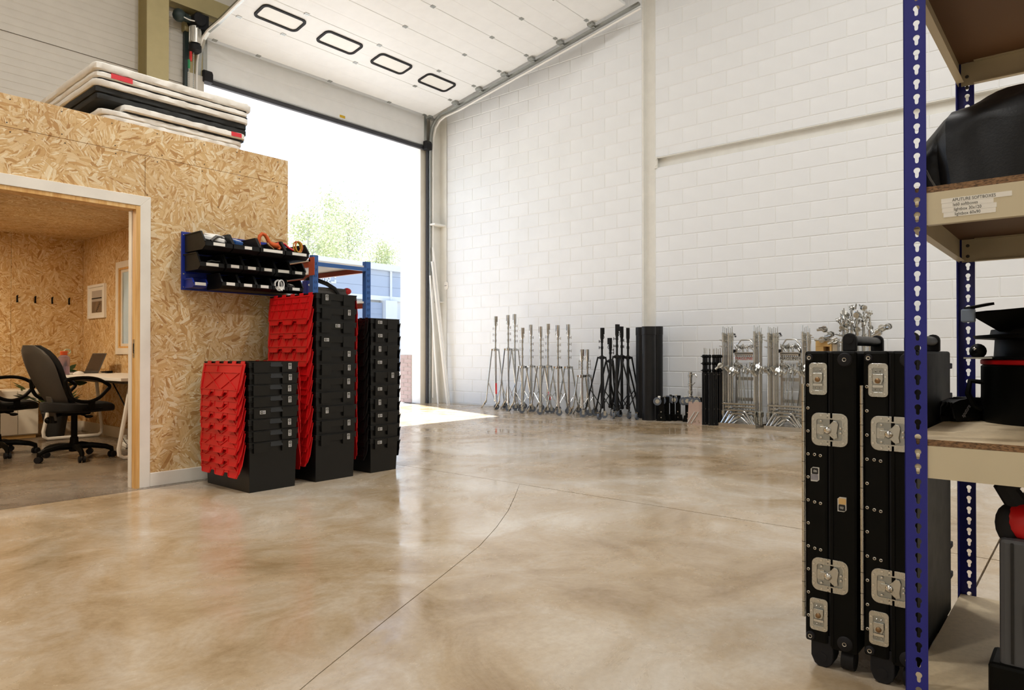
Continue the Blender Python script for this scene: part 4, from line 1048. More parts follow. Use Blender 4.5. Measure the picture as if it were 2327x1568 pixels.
# ---------------------------------------------------------------- blue and orange rack behind
rk = thing('shelving_rack', 'blue and orange shelving rack standing behind the crates', 'rack', (3.49, 5.27, 0))
RW, RD, RH = 0.58, 1.9, 1.83
for (x, y) in ((0, 0), (RW, 0), (0, RD), (RW, RD)):
    u = MB(); u.box(x, x+0.055, y-0.003, y, 0, RH); u.box(x, x+0.003, y, y+0.05, 0, RH); u.box(x+0.052, x+0.055, y, y+0.05, 0, RH)
    p = u.build('post', M['rack_blue'], rk)
    sl = MB()
    for k in range(30):
        for dx in (0.016, 0.034): sl.bar((x+dx-0.003, y-0.0035, 0.15+k*0.055), (x+dx+0.003, y-0.0035, 0.175+k*0.055), 0.006, 0.001)
    if y == 0: tag(sl.build('slots', M['ink'], p), kind='stuff')
for zz in (1.70, 1.36, 0.5):
    for x in (0.0, RW+0.0):
        MB().box(x+0.012, x+0.042, 0.05, RD, zz+0.028, zz+0.075).build('beam', M['orange'], rk)
        if x == 0.0: MB().box(x-0.005, x-0.0005, -0.03, 0.055, zz-0.05, zz+0.11).build('beam_connector', M['orange'], rk)
    MB().box(-0.005, RW+0.06, 0.03, RD, zz+0.075, zz+0.093).build('shelf_board', M['laminate'], rk)
for y in (0, RD):
    for zz in (1.755, 1.0, 0.3):
        MB().bar((0.05, y+0.01, zz), (RW+0.005, y+0.01, zz), 0.02, 0.035).build('cross_brace', M['rack_blue'], rk)
bg_ = thing('equipment_bag', 'grey equipment bag with red corner and black strap on the rack shelf', 'bag', (3.79, 5.75, 1.4535))
rough_board(-0.25, 0.27, -0.26, 0.55, 0, 0.118, 90, 0.06, 0.003).build('body', M['grey_plastic'], bg_, True)
rough_board(-0.252, 0.272, -0.262, 0.552, 0.095, 0.124, 91, 0.06, 0.002).build('lid', M['grey_plastic'], bg_, True)
MB().ball((0.245, -0.235, 0.105), 0.042, 10, 8, (1, 1, 0.8)).build('red_corner', M['red'], bg_, True)
MB().tube([(-0.26, -0.27, 0.15), (-0.22, -0.285, 0.185), (-0.14, -0.285, 0.185), (-0.02, -0.285, 0.155), (0.07, -0.285, 0.115), (0.13, -0.28, 0.05), (0.15, -0.28, 0.0)], [0.012, 0.016, 0.02, 0.02, 0.018, 0.016, 0.012], 6).build('strap', M['black_nylon'], bg_, True)
bx = thing('blue_toolbox', 'small blue box with bolt heads on the rack shelf left of the post', 'box', (3.66, 5.38, 1.4535))
MB().box(-0.155, -0.075, 0.0, 0.08, 0.0, 0.16).build('body', M['blue'], bx, bevel=0.006)
for q in (-0.135, -0.095): MB().cyl((q, -0.004, 0.12), (q, 0.0, 0.12), 0.010, n=8).build('bolt_head', M['screw'], bx)

# ---------------------------------------------------------------- stacks of lidded crates
def make_lid(L, D, mat_, style):
    """attached half lid hanging from the hinge; u along Y, v downwards, w outwards (-X side)"""
    m = MB()
    fn = lambda u, v, w: (-w, u, -v)
    pl = [(-L/2, 0.01)]
    teeth = 5; seg = L/teeth
    for k in range(teeth):
        a = -L/2+seg*k
        pl += [(a+seg*0.12, 0.01), (a+seg*0.12, -0.008), (a+seg*0.55, -0.008), (a+seg*0.55, 0.01)]
    pl += [(L/2, 0.01), (L/2-0.012, D*0.62), (L/2-0.03, D*0.86)]
    # bottom edge with three tongues
    for c in (0.30, -0.02, -0.34):
        a, b = (c+0.13)*L, (c-0.11)*L
        pl += [(a, D*0.88), (a-0.012, D*0.99), (a-0.03, D), (b+0.03, D), (b+0.012, D*0.99), (b, D*0.88)]
    pl += [(-L/2+0.02, D*0.86), (-L/2, D*0.62)]
    m.prism(pl, fn, 0, 0.0035)
    b = lambda u0, v0, u1, v1, h, wd: m.bar(fn(u0, v0, 0.0035+h/2), fn(u1, v1, 0.0035+h/2), wd, h)
    rib = 0.0055
    def rb(u0, v0, u1, v1, wd=0.006, h=rib):
        d = Vector((u1-u0, v1-v0)).normalized(); nx, ny = -d.y*wd/2, d.x*wd/2
        m.prism([(u0+nx, v0+ny), (u1+nx, v1+ny), (u1-nx, v1-ny), (u0-nx, v0-ny)], fn, 0.003, 0.0035+h)
    rb(-L/2+0.03, 0.02, L/2-0.03, 0.02); rb(-L/2+0.03, D*0.80, L/2-0.03, D*0.80)
    rb(-L/2+0.03, 0.02, -L/2+0.035, D*0.80, 0.008); rb(L/2-0.03, 0.02, L/2-0.045, D*0.80, 0.008)
    if style == 'cross':
        rb(-L/2+0.03, D*0.30, L/2-0.04, D*0.30)
        for k in range(2):
            a = -L/2+0.06+k*(L/2-0.07); c = a+(L/2-0.09)
            rb(a, D*0.32, c, D*0.78); rb(c, D*0.32, a, D*0.78)
        rb(L*0.12, 0.03, L*0.12, D*0.30)
    else:
        for q in (0.28, 0.5): rb(-L/2+0.03, D*q, L/2-0.04, D*q)
        for k in range(5):
            a = -L/2+0.06+k*(L-0.12)/4.6
            rb(a, 0.03, a+0.045, D*0.78); rb(a+0.10, 0.03, a+0.05, D*0.78)
    for c in (0.30, -0.02, -0.34):
        a, b_ = (c+0.12)*L, (c-0.10)*L
        rb(a, D*0.82, a-0.01, D*0.97, 0.005, 0.004); rb(b_, D*0.82, b_+0.01, D*0.97, 0.005, 0.004); rb(a-0.02, D*0.985, b_+0.02, D*0.985, 0.005, 0.004)
    return m.mesh('lid'), mat_
def crate_proto(W, L, H, bw, bl, style, lid_mat, ang, D):
    parts = {}
    b = MB()   # hollow tub: outer taper, inner taper
    t = 0.006
    o0 = [(-bw/2,-bl/2,0),(bw/2,-bl/2,0),(bw/2,bl/2,0),(-bw/2,bl/2,0)]; w2, l2 = W-0.02, L-0.02
    o1 = [(-w2/2,-l2/2,H),(w2/2,-l2/2,H),(w2/2,l2/2,H),(-w2/2,l2/2,H)]
    i0 = [(x-math.copysign(t,x), y-math.copysign(t,y), 0.006) for x,y,z in o0]; i1 = [(x-math.copysign(t,x), y-math.copysign(t,y), H) for x,y,z in o1]
    b.add(o0+o1+i0+i1, [(3,2,1,0)]+[(k,(k+1)%4,4+(k+1)%4,4+k) for k in range(4)]+[(4+k,4+(k+1)%4,12+(k+1)%4,12+k) for k in range(4)]+[(8+(k+1)%4,8+k,12+k,12+(k+1)%4) for k in range(4)]+[(8,9,10,11)])
    parts['tub'] = b.mesh('tub', recalc=False)
    r = MB(); fn = lambda u, v, w: (u, v, w)
    outer = [(-W/2,-L/2),(W/2,-L/2),(W/2,L/2),(-W/2,L/2)]; inner = [(-w2/2+0.004,-l2/2+0.004),(w2/2-0.004,-l2/2+0.004),(w2/2-0.004,l2/2-0.004),(-w2/2+0.004,l2/2-0.004)]
    r.ring(outer, inner, fn, H-0.006, H)
    outer2 = [(x*0.985, y*0.992) for x, y in outer]
    r.ring(outer2, [(x*0.97, y*0.985) for x, y in outer2], fn, H-0.032, H-0.006)
    r.ring([(x*0.995, y*0.997) for x, y in outer], inner, fn, H-0.040, H-0.034)
    parts['rim'] = r.mesh('rim')
    y = -L/2
    hh = 0.074 if style == 'cross' else 0.085
    if style == 'cross': a0, a1, c0, c1 = -W/2+0.035, -W/2+0.155, W/2-0.135, W/2-0.02
    else: a0, a1, c0, c1 = -W/2+0.045, -W/2+0.125, W/2-0.13, W/2-0.04
    g = MB().taper(a0, a1, y-0.006, y+0.02, H-hh, a0-0.004, a1+0.004, y-0.012, y+0.02, H-0.006); parts['grip_left'] = g.mesh('grip_panel')
    g = MB().taper(c0, c1, y-0.006, y+0.02, H-hh, c0-0.004, c1+0.004, y-0.012, y+0.02, H-0.006); parts['grip_right'] = g.mesh('grip_panel')
    g = MB()
    if style == 'cross':
        g.add([(a1, y-0.001, H-0.004), (c0, y-0.001, H-0.004), (c0, y-0.016, H-0.034), (a1, y-0.016, H-0.034), (a1, y+0.012, H-0.004), (c0, y+0.012, H-0.004), (c0, y+0.012, H-0.038), (a1, y+0.012, H-0.038)],
              [(0,1,2,3), (4,5,1,0), (3,2,6,7), (0,3,7,4), (1,5,6,2), (5,4,7,6)])
    else:
        g.taper(a1+0.004, c0-0.004, y-0.004, y+0.012, H-0.052, a1+0.002, c0-0.002, y-0.009, y+0.012, H-0.006)
    parts['handle'] = g.mesh('handle')
    lid_me, lm = make_lid(L*0.93, D, lid_mat, style); parts['lid'] = lid_me
    for k, me in parts.items(): me.materials.append(lm if k == 'lid' else M['crate'])
    st = MB().box(-0.012, 0.012, -0.0018, 0.0, -0.021, 0.021).mesh('sticker'); st.materials.append(M['sticker'])
    sq = MB().box(-0.0085, 0.0085, -0.0026, -0.0018, 0.0, 0.017).mesh('logo_square'); sq.materials.append(M['ink'])
    dot = MB().ring(rrect(0.008,0.008,0.003,3,0,0.0085), rrect(0.004,0.004,0.001,3,0,0.0085), lambda u,v,w: (u,-w,v), 0.0026, 0.003).mesh('logo_mark'); dot.materials.append(M['sticker'])
    ln = MB().box(-0.008, 0.008, -0.0024, -0.0018, -0.018, -0.003).mesh('sticker_print'); ln.materials.append(M['sticker_grey'])
    return dict(parts=parts, W=W, L=L, H=H, ang=ang, st=(st, sq, dot, ln), a=(a0+a1)/2, c=(c0+c1)/2, hh=hh)
def crate(P, loc, label, group, stick, lean=0.0, lidcol='red'):
    t = thing('lidded_crate', label, 'crate', loc, lean, group)
    for k in ('tub', 'rim', 'handle'): link_mesh(k, P['parts'][k], None, t)
    link_mesh('grip_panel', P['parts']['grip_left'], None, t); link_mesh('grip_panel', P['parts']['grip_right'], None, t)
    for s_ in (-1, 1):
        o = link_mesh('lid', P['parts']['lid'], None, t)
        o.location = (s_*(P['W']/2+0.006), 0, P['H']-0.004)
        a = P['ang']+random.uniform(-0.012, 0.012)
        o.rotation_euler = (0, a, 0) if s_ < 0 else (0, -a, math.pi)
        if s_ > 0: o.rotation_euler = (0, a, math.pi)
    if stick:
        side, rot = stick
        x = {'l': P['a'], 'r': P['c'], 'm': 0.0}[side]
        def addst(par, me):
            o = link_mesh(me.name.split('.')[0], me, None, par); return o
        s0 = addst(t, P['st'][0]); s0.location = (x, -P['L']/2-(0.0125 if side != 'm' else 0.0095), P['H']-0.032 if side != 'm' else P['H']-0.03)
        s0.rotation_euler = (0, math.radians(rot), 0)
        for me in P['st'][1:]: addst(s0, me)
    return t
ordw = ['topmost', 'second from the top', 'third from the top', 'fourth from the top', 'fifth from the top', 'sixth from the top', 'seventh from the top', 'eighth from the top', 'ninth from the top', 'tenth from the top', 'bottom']
P1 = crate_proto(0.385, 0.645, 0.345, 0.35, 0.60, 'cross', M['red'], math.radians(11), 0.245)
P2 = crate_proto(0.370, 0.645, 0.352, 0.34, 0.60, 'grid', M['red'], math.radians(9.5), 0.235)
P3 = crate_proto(0.300, 0.42, 0.275, 0.26, 0.38, 'grid', M['lid_black'], math.radians(8), 0.17)
st1 = [('r', 0), ('r', 0), ('r', 0), ('r', 0), ('l', -90), ('r', 0), ('r', 0), ('r', 0)]
for k in range(8):
    lb = 'bottom' if k == 7 else ordw[k]
    crate(P1, (2.612+0.003*math.sin(k*2.1), 4.733, 0.0795*(7-k)), f'black crate with red lids, {lb} of the short stack', 'red-lidded crates, short stack', st1[k])
st2 = [('l', 0), ('r', 0), ('m', -90), ('l', -90), ('r', 0), ('r', 0), ('r', 0), ('r', 0), ('l', 0), ('r', 0), ('r', 0)]
for k in range(11):
    lb = 'bottom' if k == 10 else ordw[k]
    crate(P2, (3.138+0.003*math.sin(k*1.7), 4.735, 0.106*(10-k)), f'black crate with red lids, {lb} of the tall stack', 'red-lidded crates, tall stack', st2[k])
st3 = [('l', -90), ('l', -90), ('l', 0), ('l', -90), ('r', 0), ('l', -90), ('l', 0), ('l', -90), ('l', -90), ('l', -90)]
for k in range(10):
    lb = 'bottom' if k == 9 else ordw[k]
    crate(P3, (3.608+0.002*math.sin(k*1.9), 4.625, 0.1075*(9-k)), f'all-black crate, {lb} of the stack nearest the door', 'all-black crates', st3[k])
# ---------------------------------------------------------------- gear along the block wall
def wy(px_, X): return on_x(px_, 850, X).y
def wz(px_, py_, X): return on_x(px_, py_, X).z
castor_cache = {}
def castor(parent, x, y, r, wheel_mat, fork_mat, ang):
    key = (r, wheel_mat, fork_mat)
    if key not in castor_cache:
        w = MB().cyl((-r*0.28, 0, 0), (r*0.28, 0, 0), r, n=16).mesh('wheel', True); w.materials.append(M[wheel_mat])
        f = MB(); f.box(-r*0.42, -r*0.34, -r*0.3, r*0.5, -r*0.2, r*1.15); f.box(r*0.34, r*0.42, -r*0.3, r*0.5, -r*0.2, r*1.15); f.box(-r*0.42, r*0.42, -r*0.3, r*0.6, r*1.12, r*1.25)
        f = f.mesh('fork'); f.materials.append(M[fork_mat])
        castor_cache[key] = (w, f)
    w, f = castor_cache[key]
    o = link_mesh('castor', f, None, parent); o.location = (x, y, r); o.rotation_euler = (0, 0, ang)
    v = link_mesh('wheel', w, None, o)
    return o
def stand(px_, X, top_py, col_py, label, group, mat_, leg_mat, spread, knobs, rz, castors, lean=0.0, red=None, side=1):
    Y = wy(px_, X); h = wz(px_, top_py, X); hc = wz(px_, col_py, X)
    t = thing('light_stand', label, 'stand', (X, Y, 0), rz, group)
    if lean: t.rotation_euler = (lean, 0, rz)
    MB().cyl((0,0,0.13), (0,0,hc+0.03), 0.021, n=12).build('column', mat_, t, True)
    MB().cyl((0,0,hc), (0,0,h-0.12), 0.0155, n=10).build('riser', mat_, t, True)
    MB().lathe([(0.019, h-0.19), (0.027, h-0.15), (0.027, h), (0.02, h)], 12).build('receiver', mat_, t, True)
    MB().cyl((0, side*0.034, h-0.10), (0, side*0.034, h), 0.011, n=8).tube([(0, side*0.03, h-0.11), (0, side*0.045, h-0.15), (0, side*0.02, h-0.17)], 0.004, 5).build('pin_holder', mat_, t, True)
    MB().lathe([(0.03, hc-0.03), (0.045, hc-0.02), (0.045, hc+0.012), (0.03, hc+0.02)], 14).build('collar', mat_, t, True)
    for k in range(3):
        a = rz*0 + math.radians(100+120*k); c, s_ = math.cos(a), math.sin(a)
        rf = spread
        MB().box(0.02, 0.075, -0.012, 0.012, hc-0.02, hc+0.008).xf(lambda v: Vector((v.x*c-v.y*s_, v.x*s_+v.y*c, v.z))).build('leg_hinge', mat_, t)
        lg = MB().tube([(0.07*c, 0.07*s_, hc-0.01), (rf*c, rf*s_, 0.10)], 0.0125, 8).build('leg', leg_mat, t, True)
        if red is not None and k == red:
            q0, q1 = 0.62, 0.82
            A, B = Vector((0.07*c, 0.07*s_, hc-0.01)), Vector((rf*c, rf*s_, 0.10))
            MB().cyl(A+(B-A)*q0, A+(B-A)*q1, 0.0132, n=8).build('red_band', M['red_label'], lg, True)
        zm_ = hc*0.45; f = 1-(zm_-0.1)/(hc-0.11); rm = 0.07+(rf-0.07)*f
        MB().tube([(0.018*c, 0.018*s_, 0.16), (rm*c, rm*s_, zm_)], 0.007, 6).build('brace', leg_mat, t, True)
        if castors and castors[2] and k == 0:
            MB().bar((rf*0.92*c, rf*0.92*s_, 0.15), ((rf+0.085)*c, (rf+0.085)*s_, 0.004), 0.042, 0.010).build('levelling_foot', mat_, t)
            MB().box(-0.008, 0.008, -0.003, 0.003, -0.02, 0.02).xf(lambda v: v+Vector(((rf+0.01)*c-0.012, (rf+0.01)*s_, 0.09))).build('foot_slot', M['ink'], t)
        elif castors:
            castor(t, (rf+0.01)*c, (rf+0.01)*s_, 0.048, castors[0], castors[1], a+1.2*(k-1))
            MB().cyl((rf*c, rf*s_, 0.09), (rf*c, rf*s_, 0.125), 0.014, n=8).build('castor_stem', mat_, t, True)
    MB().lathe([(0.02, 0.12), (0.032, 0.13), (0.032, 0.16), (0.022, 0.17)], 12).build('brace_ring', mat_, t, True)
    for k in range(knobs):
        z = hc+0.10+(h-0.26-hc)*(k+0.5)/knobs
        MB().lathe([(0.017, z-0.022), (0.021, z-0.018), (0.021, z+0.018), (0.017, z+0.022)], 10).build('clamp_ring', mat_, t, True)
        kb = MB().cyl((0, side*0.0, z), (0, -side*0.05, z), 0.005, n=6); kb.cyl((0, -side*0.05, z-0.022), (0, -side*0.05, z+0.022), 0.0055, n=6)
        kb.build('tee_handle', mat_, t, True)
    return t
silver = [(1126, 8.92, 719, 794, 'tall silver stand nearest the roller door', 3, 1), (1155, 8.80, 716, 793, 'tall silver stand, second from the roller door', 3, None), (1170, 9.05, 714, 794, 'tall silver stand with a bent top hook, third from the roller door', 4, None),
          (1187, 8.68, 745, 833, 'silver stand, fourth from the roller door, in the front row', 3, None), (1207, 9.0, 738, 832, 'silver stand, fifth from the roller door, in the back row', 4, None),
          (1229, 8.68, 742, 833, 'silver stand, sixth from the roller door, in the front row', 4, 2), (1245, 9.0, 736, 832, 'silver stand, seventh from the roller door, in the back row', 4, 2),
          (1268, 8.70, 739, 834, 'silver stand, eighth from the roller door, in the front row', 4, None), (1292, 9.0, 737, 834, 'silver stand, last of the tall ones before the short pair', 4, 2),
          (1322, 8.72, 794, 854, 'short silver stand, left one of the short pair', 3, 0), (1335, 9.0, 794, 853, 'short silver stand, right one of the short pair', 3, 2)]
for i, (px_, X, tp, cp, lb, kn, rd) in enumerate(silver):
    stand(px_, X, tp, cp, lb, 'silver stands along the block wall', M['chrome'], M['chrome'], 0.185 if i < 9 else 0.15, kn, random.uniform(-0.12, 0.12), ('wheel', 'zinc', True), 0, rd if i in (0, 5) else None, 1 if i % 3 else -1)
blacks = [(1368, 8.88, 745, 812, 'black stand, leftmost of the black ones', 0.27, 0.0), (1387, 9.05, 768, 820, 'black stand, shortest of the black ones', 0.22, 0.0), (1402, 8.70, 737, 810, 'black stand leaning at the front of the black group', 0.30, 0.0),
          (1413, 8.95, 742, 810, 'black stand behind the leaning one', 0.26, 0.0), (1427, 9.0, 745, 812, 'black stand next to the black tubes', 0.24, 0.0)]
for i, (px_, X, tp, cp, lb, sp, ln) in enumerate(blacks):
    stand(px_, X, tp, cp, lb, 'black stands along the block wall', M['tube_black'], M['tube_black'], sp, 2, 0.5*i, ('wheel', 'chrome', False), ln, None, 1 if i % 2 else -1)
# black tubes
for (px_, X, tp, lb) in ((1474.5, 8.84, 742, 'black tube standing in front of the other two'), (1460, 9.10, 744, 'black tube behind, next to the black stands'), (1491, 9.09, 742, 'black tube behind, on the side of the castor brackets')):
    h = wz(px_, tp, X); t = thing('storage_tube', lb, 'tube', (X, wy(px_, X), 0), 0, 'black storage tubes')
    MB().lathe([(0.097, 0.0), (0.097, h-0.12), (0.101, h-0.118), (0.101, h), (0.094, h), (0.094, h-0.03)], 28).build('body', M['tube_black'], t, True)
    MB().lathe([(0.093, h-0.03), (0.093, h-0.025), (0.0, h-0.025)], 24).build('cap', M['black'], t, True)
# castor brackets standing on the floor
def castor_bracket(px_, X, label, hgt, rz):
    t = thing('castor_bracket', label, 'castor', (X, wy(px_, X), 0), rz, 'castor brackets')
    MB().box(-0.016, 0.016, -0.035, 0.035, 0.05, hgt).build('upright', M['black'], t, bevel=0.004)
    MB().prism([(-0.07, 0), (0.07, 0), (0.05, 0.09), (-0.05, 0.09)], lambda u, v, w: (w, u, v), -0.02, 0.02).build('foot', M['black'], t, bevel=0.003)
    for z in (0.05, 0.13): MB().cyl((-0.024, 0.0, z), (-0.016, 0.0, z), 0.008, n=8).build('bolt', M['screw'], t)
    MB().cyl((-0.065, 0.045, hgt-0.06), (-0.03, 0.055, hgt-0.06), 0.057, n=18).build('wheel', M['wheel'], t, True)
    MB().cyl((-0.07, 0.043, hgt-0.06), (-0.064, 0.045, hgt-0.06), 0.03, n=14).build('hub', M['zinc'], t, True)
    MB().bar((-0.035, 0.03, hgt-0.06), (0.0, 0.03, hgt+0.01), 0.035, 0.012).build('fork', M['zinc'], t)
    return t
for px_, X, lb, hg, rz in ((1503, 8.83, 'black castor bracket, nearest the black tubes', 0.34, 0.3), (1515, 8.90, 'black castor bracket, second from the black tubes', 0.34, -0.1), (1528, 8.97, 'black castor bracket, third from the black tubes', 0.36, -0.2), (1541, 9.03, 'black castor bracket, fourth from the black tubes', 0.36, 0.2),
                    (1563, 8.95, 'black castor bracket left of the pink-beige board', 0.35, 0.2), (1573, 8.92, 'black castor bracket behind the pink-beige board', 0.36, 0.1), (1584, 8.86, 'black castor bracket behind the right half of the board', 0.36, 0.15), (1594, 8.82, 'black castor bracket against the black light stands', 0.36, 0.1)):
    castor_bracket(px_, X, lb, hg, rz)
Y0_ = wy(1562, 8.70); Y1_ = wy(1597, 8.70)
t = thing('bolted_board', 'pink-beige board with two slanted rails and bolts on the floor', 'board', (8.70, (Y0_+Y1_)/2, 0))
hw = abs(Y0_-Y1_)/2
MB().box(0, 0.018, -hw, hw, 0.0, 0.30).xf(lambda v: Vector((v.x+v.z*0.12, v.y, v.z))).build('board', M['clear_ply'], t)
for dy in (0.0, -0.055): MB().bar((-0.008, hw-0.002+dy, 0.01), (0.008, hw-0.10+dy, 0.17), 0.012, 0.012).build('rail', M['sticker'], t)
for (y, z) in ((0.05, 0.05), (0.0, 0.04), (-0.05, 0.05), (-0.02, 0.12), (-0.02, 0.16), (-0.06, 0.03), (0.02, 0.16)): MB().cyl((-0.008+z*0.12, y, z), (0.0+z*0.12, y, z), 0.008, n=8).build('bolt', M['screw'], t)
X = 8.98; t = thing('short_stand', 'short chrome stand tube standing behind the castor brackets', 'stand', (X, wy(1569, X), 0)); h = wz(1569, 846, X)
MB().cyl((0,0,0), (0,0,h), 0.027, n=14).build('tube', M['chrome'], t, True)
for q in (0.6, 0.75, 0.93): MB().lathe([(0.028, h*q-0.02), (0.033, h*q-0.015), (0.033, h*q+0.015), (0.028, h*q+0.02)], 14).build('ring', M['zinc'], t, True)
MB().tube([(0, -0.02, h-0.03), (0, -0.07, h-0.02), (0, -0.10, h-0.07)], 0.010, 6).build('lever', M['zinc'], t, True)
MB().tube([(0, -0.03, h*0.74), (0, -0.07, h*0.80)], 0.006, 6).build('lever', M['zinc'], t, True)
# folded black light stands
pos = [(1599, 8.72), (1606, 8.76), (1613, 8.72), (1602, 8.84), (1612, 8.86), (1621, 8.74), (1628, 8.76), (1623, 8.86), (1632, 8.84), (1637, 8.78)]
names = ['at the left front corner', 'second in the front row', 'third in the front row', 'at the left of the back row', 'second in the back row', 'fourth in the front row', 'fifth in the front row', 'third in the back row', 'fourth in the back row', 'nearest the first hand truck']
for i, (px_, X) in enumerate(pos):
    h = wz(px_, 806, X); tp = wz(px_, 791 + (i % 3), X); hl = wz(px_, 846, X)
    t = thing('folded_light_stand', 'folded black light stand, ' + names[i] + ' of the bundle', 'stand', (X, wy(px_, X), 0), 0.3*i, 'folded black light stands')
    for k in range(3):
        a = 2.1*k+0.4
        MB().cyl((0.014*math.cos(a), 0.014*math.sin(a), 0.0), (0.014*math.cos(a), 0.014*math.sin(a), hl), 0.0115, n=8).build('leg', M['tube_black'], t, True)
        for q in (0.03, 0.3, 0.95): MB().ball((0.027*math.cos(a), 0.027*math.sin(a), hl*q+0.005), 0.004, 6, 4).build('rivet', M['screw'], t)
    MB().cyl((0,0,hl-0.1), (0,0,h), 0.014, n=10).build('riser', M['tube_black'], t, True)
    for q in (0.1, 0.5, 0.9):
        z = hl+(h-hl)*q; MB().lathe([(0.016, z-0.02), (0.02, z-0.015), (0.02, z+0.015), (0.016, z+0.02)], 10).build('clamp', M['black'], t, True)
        MB().cyl((0, 0.015, z), (0, 0.038, z), 0.007, n=6).build('knob', M['black'], t)
    MB().cyl((0,0,h), (0,0,tp+0.002), 0.0045, n=6).build('spigot', M['zinc'], t, True)
# c-stands on two hand trucks
gh_cache = {}
def grip_head(loc, rx, ry, rz, label, group, scale=1.0):
    t = thing('grip_head', label, 'grip head', loc, 0, group); t.rotation_euler = (rx, ry, rz); t.scale = (scale,)*3
    if not gh_cache:
        for nm, mb, mt in (('disc', MB().cyl((-0.022,0,0),(-0.008,0,0),0.036,n=16), 'zinc'), ('back_disc', MB().cyl((0.008,0,0),(0.022,0,0),0.036,n=16), 'zinc'), ('axle', MB().cyl((-0.05,0,0),(0.035,0,0),0.011,n=8), 'chrome'),
                           ('tee_handle', MB().cyl((-0.055,0,-0.045),(-0.055,0,0.045),0.0085,n=8), 'chrome'), ('socket', MB().cyl((0.0,0,-0.085),(0.0,0,-0.03),0.017,n=10), 'zinc')):
            me = mb.mesh(nm, True); me.materials.append(M[mt]); gh_cache[nm] = me
    for nm, me in gh_cache.items(): link_mesh(nm, me, None, t)
    return t
def c_stand(px_, X, top_py, label, group, base=None, hanging=True):
    Y = wy(px_, X); h = wz(px_, top_py, X)
    t = thing('c_stand', label, 'stand', (X, Y, 0.03), 0, group); h -= 0.03
    MB().cyl((0,0,0.12), (0,0,h-0.20), 0.0135, n=10).build('column', M['chrome'], t, True)
    MB().cyl((0,0,h-0.2), (0,0,h-0.08), 0.017, n=10).build('upper_collar', M['zinc'], t, True)
    MB().cyl((0,0,h-0.08), (0,0,h), 0.0055, n=6).build('spigot', M['chrome'], t, True)
    for q, s_ in ((h-0.18, 1), (h-0.12, -1), (h-0.26, 1)):
        MB().cyl((0,0,q), (0,s_*0.04,q), 0.005, n=6).cyl((-0.02,s_*0.04,q), (0.02,s_*0.04,q), 0.006, n=6).build('tee_handle', M['zinc'], t, True)
    MB().lathe([(0.02, 0.10), (0.03, 0.12), (0.03, 0.17), (0.02, 0.18)], 12).build('base_collar', M['zinc'], t, True)
    MB().cyl((0,0,0.0), (0,0,0.12), 0.016, n=8).build('base_tube', M['zinc'], t, True)
    if base:
        y0, y1, zt_, xo = base
        d = 1 if y1 > y0 else -1
        MB().tube([(xo, y0-Y, 0.0), (xo, y0-Y+d*0.10, zt_-0.02), (xo, y0-Y+d*0.125, zt_-0.004), (xo, y0-Y+d*0.15, zt_), (xo, y1-Y-d*0.15, zt_), (xo, y1-Y-d*0.125, zt_-0.004), (xo, y1-Y-d*0.10, zt_-0.02), (xo, y1-Y, 0.0)], 0.0125, 8).build('base_leg', M['chrome'], t, True)
    return t
